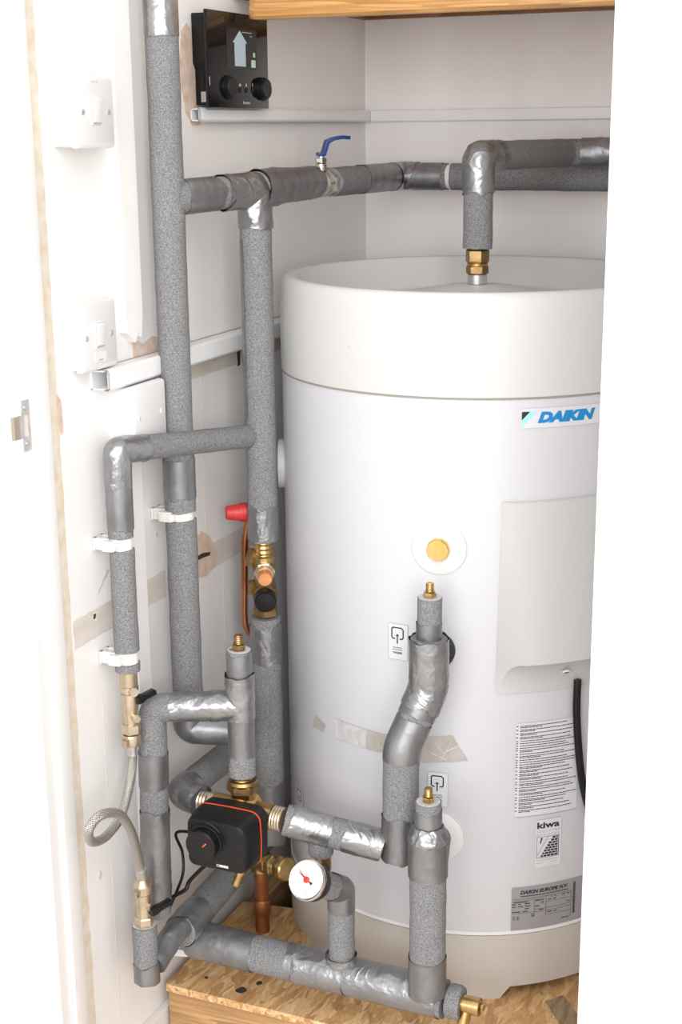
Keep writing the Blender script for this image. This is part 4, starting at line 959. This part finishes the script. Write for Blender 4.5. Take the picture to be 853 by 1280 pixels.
mk('display_mark', map2d(cat3([rect2d((.56+i*.024)*Wt, (.577+i*.024)*Wt, .80*Ht, .81*Ht) for i in range(7)]+[rect2d(.69*Wt, .72*Wt, .765*Ht, .775*Ht)]), ml), 'print_pale', fp, smooth=False)
for u_ in (.30, .885):
    mk('dial', lathe([(.0165, 0), (.0165, .004), (.0148, .0045), (.0145, .008), (.0135, .0092), (0, .0092)], (XF_, ty0+u_*Wt, tz0+.215*Ht), (1, 0, 0), 36), 'black_plastic', th, angle=30)
for i, u_ in enumerate((.50, .605, .71)):
    mk('button', lathe([(.0035, 0), (.0033, .0012), (0, .0013)], (XF_, ty0+u_*Wt, tz0+.19*Ht), (1, 0, 0), 20), 'black_matt', th)
ic = [([(-.003, 0), (.003, 0), (.003, .002), (.0, .0042), (-.003, .002)], [(0, 1, 2, 3, 4)]), ([(-.002, 0), (.002, 0), (.002, .003), (0, .0045), (-.002, .003)], [(0, 1, 2, 3, 4)]), ([(-.0007, 0), (.0007, 0), (.0007, .002), (.002, .003), (.001, .0045), (-.0015, .004), (.0, .0028), (-.0007, .002)], [(0, 1, 2, 3, 4, 5, 6, 7)])]
for i, u_ in enumerate((.50, .605, .71)):
    mk('icon', map2d(ic[i], lambda a, b: V((XF_+.0004, ty0+u_*Wt+a, tz0+.235*Ht+b))), 'print_pale', fp, smooth=False)
mk('lettering', map2d(fit2d(text2d('Rotex', .006, 0, .00012), .545*Wt, .665*Wt, .045*Ht, .078*Ht), ml), 'print_pale', fp, smooth=False)
mk('lettering', map2d(cat3([rect2d(.002, .0045, .03+i*.0017, .0312+i*.0017) for i in range(7)]), ml), 'print_pale', fp, smooth=False)

# strike plate on the left jamb
sp = thing('strike_plate', 'small steel strike plate with curled lip on the left jamb', 'strike plate', (-.99, 1.38, .895))
zc = .894; y0, y1 = 1.3775, 1.393
XJ = -.9898
mk('plate', cat(box((XJ, y0, zc-.030), (XJ+.0014, y1, zc-.013)), box((XJ, y0, zc+.013), (XJ+.0014, y1, zc+.030)), box((XJ, y0-.004, zc-.013), (XJ+.0014, y0+.003, zc+.013)), box((XJ, y1-.004, zc-.013), (XJ+.0014, y1, zc+.013))), 'steel', sp, smooth=False)
mk('latch_hole', box((XJ, y0+.003, zc-.013), (XJ+.0006, y1-.004, zc+.013)), 'bare_tan', sp, smooth=False)
mk('lip', cat(box((XJ-.004, 1.362, zc-.014), (XJ+.0008, 1.3745, zc+.013))), mat('lip_metal', (.45, .38, .3), .4, metal=.6), sp, smooth=False, label='dull bronze coloured lip')
for s_ in (-.0215, .0215):
    mk('screw', lathe([(.0035, 0), (.0033, .0012), (0, .0012)], (XJ+.0013, (y0+y1)/2, zc+s_), (1, 0, 0), 16), 'nickel', sp)

for o in bpy.data.objects:
    g = {'pipe_clip': 'white pipe clips on the left wall', 'insulated_pipe': 'grey lagged pipes around the tank', 'cable_trunking': 'white cable trunking on the walls',
         'fused_switch': 'white switches on the left wall', 'wall_batten': 'upright battens on the left wall'}.get(o.name.split('.')[0])
    if g and o.parent is None: o['group'] = g
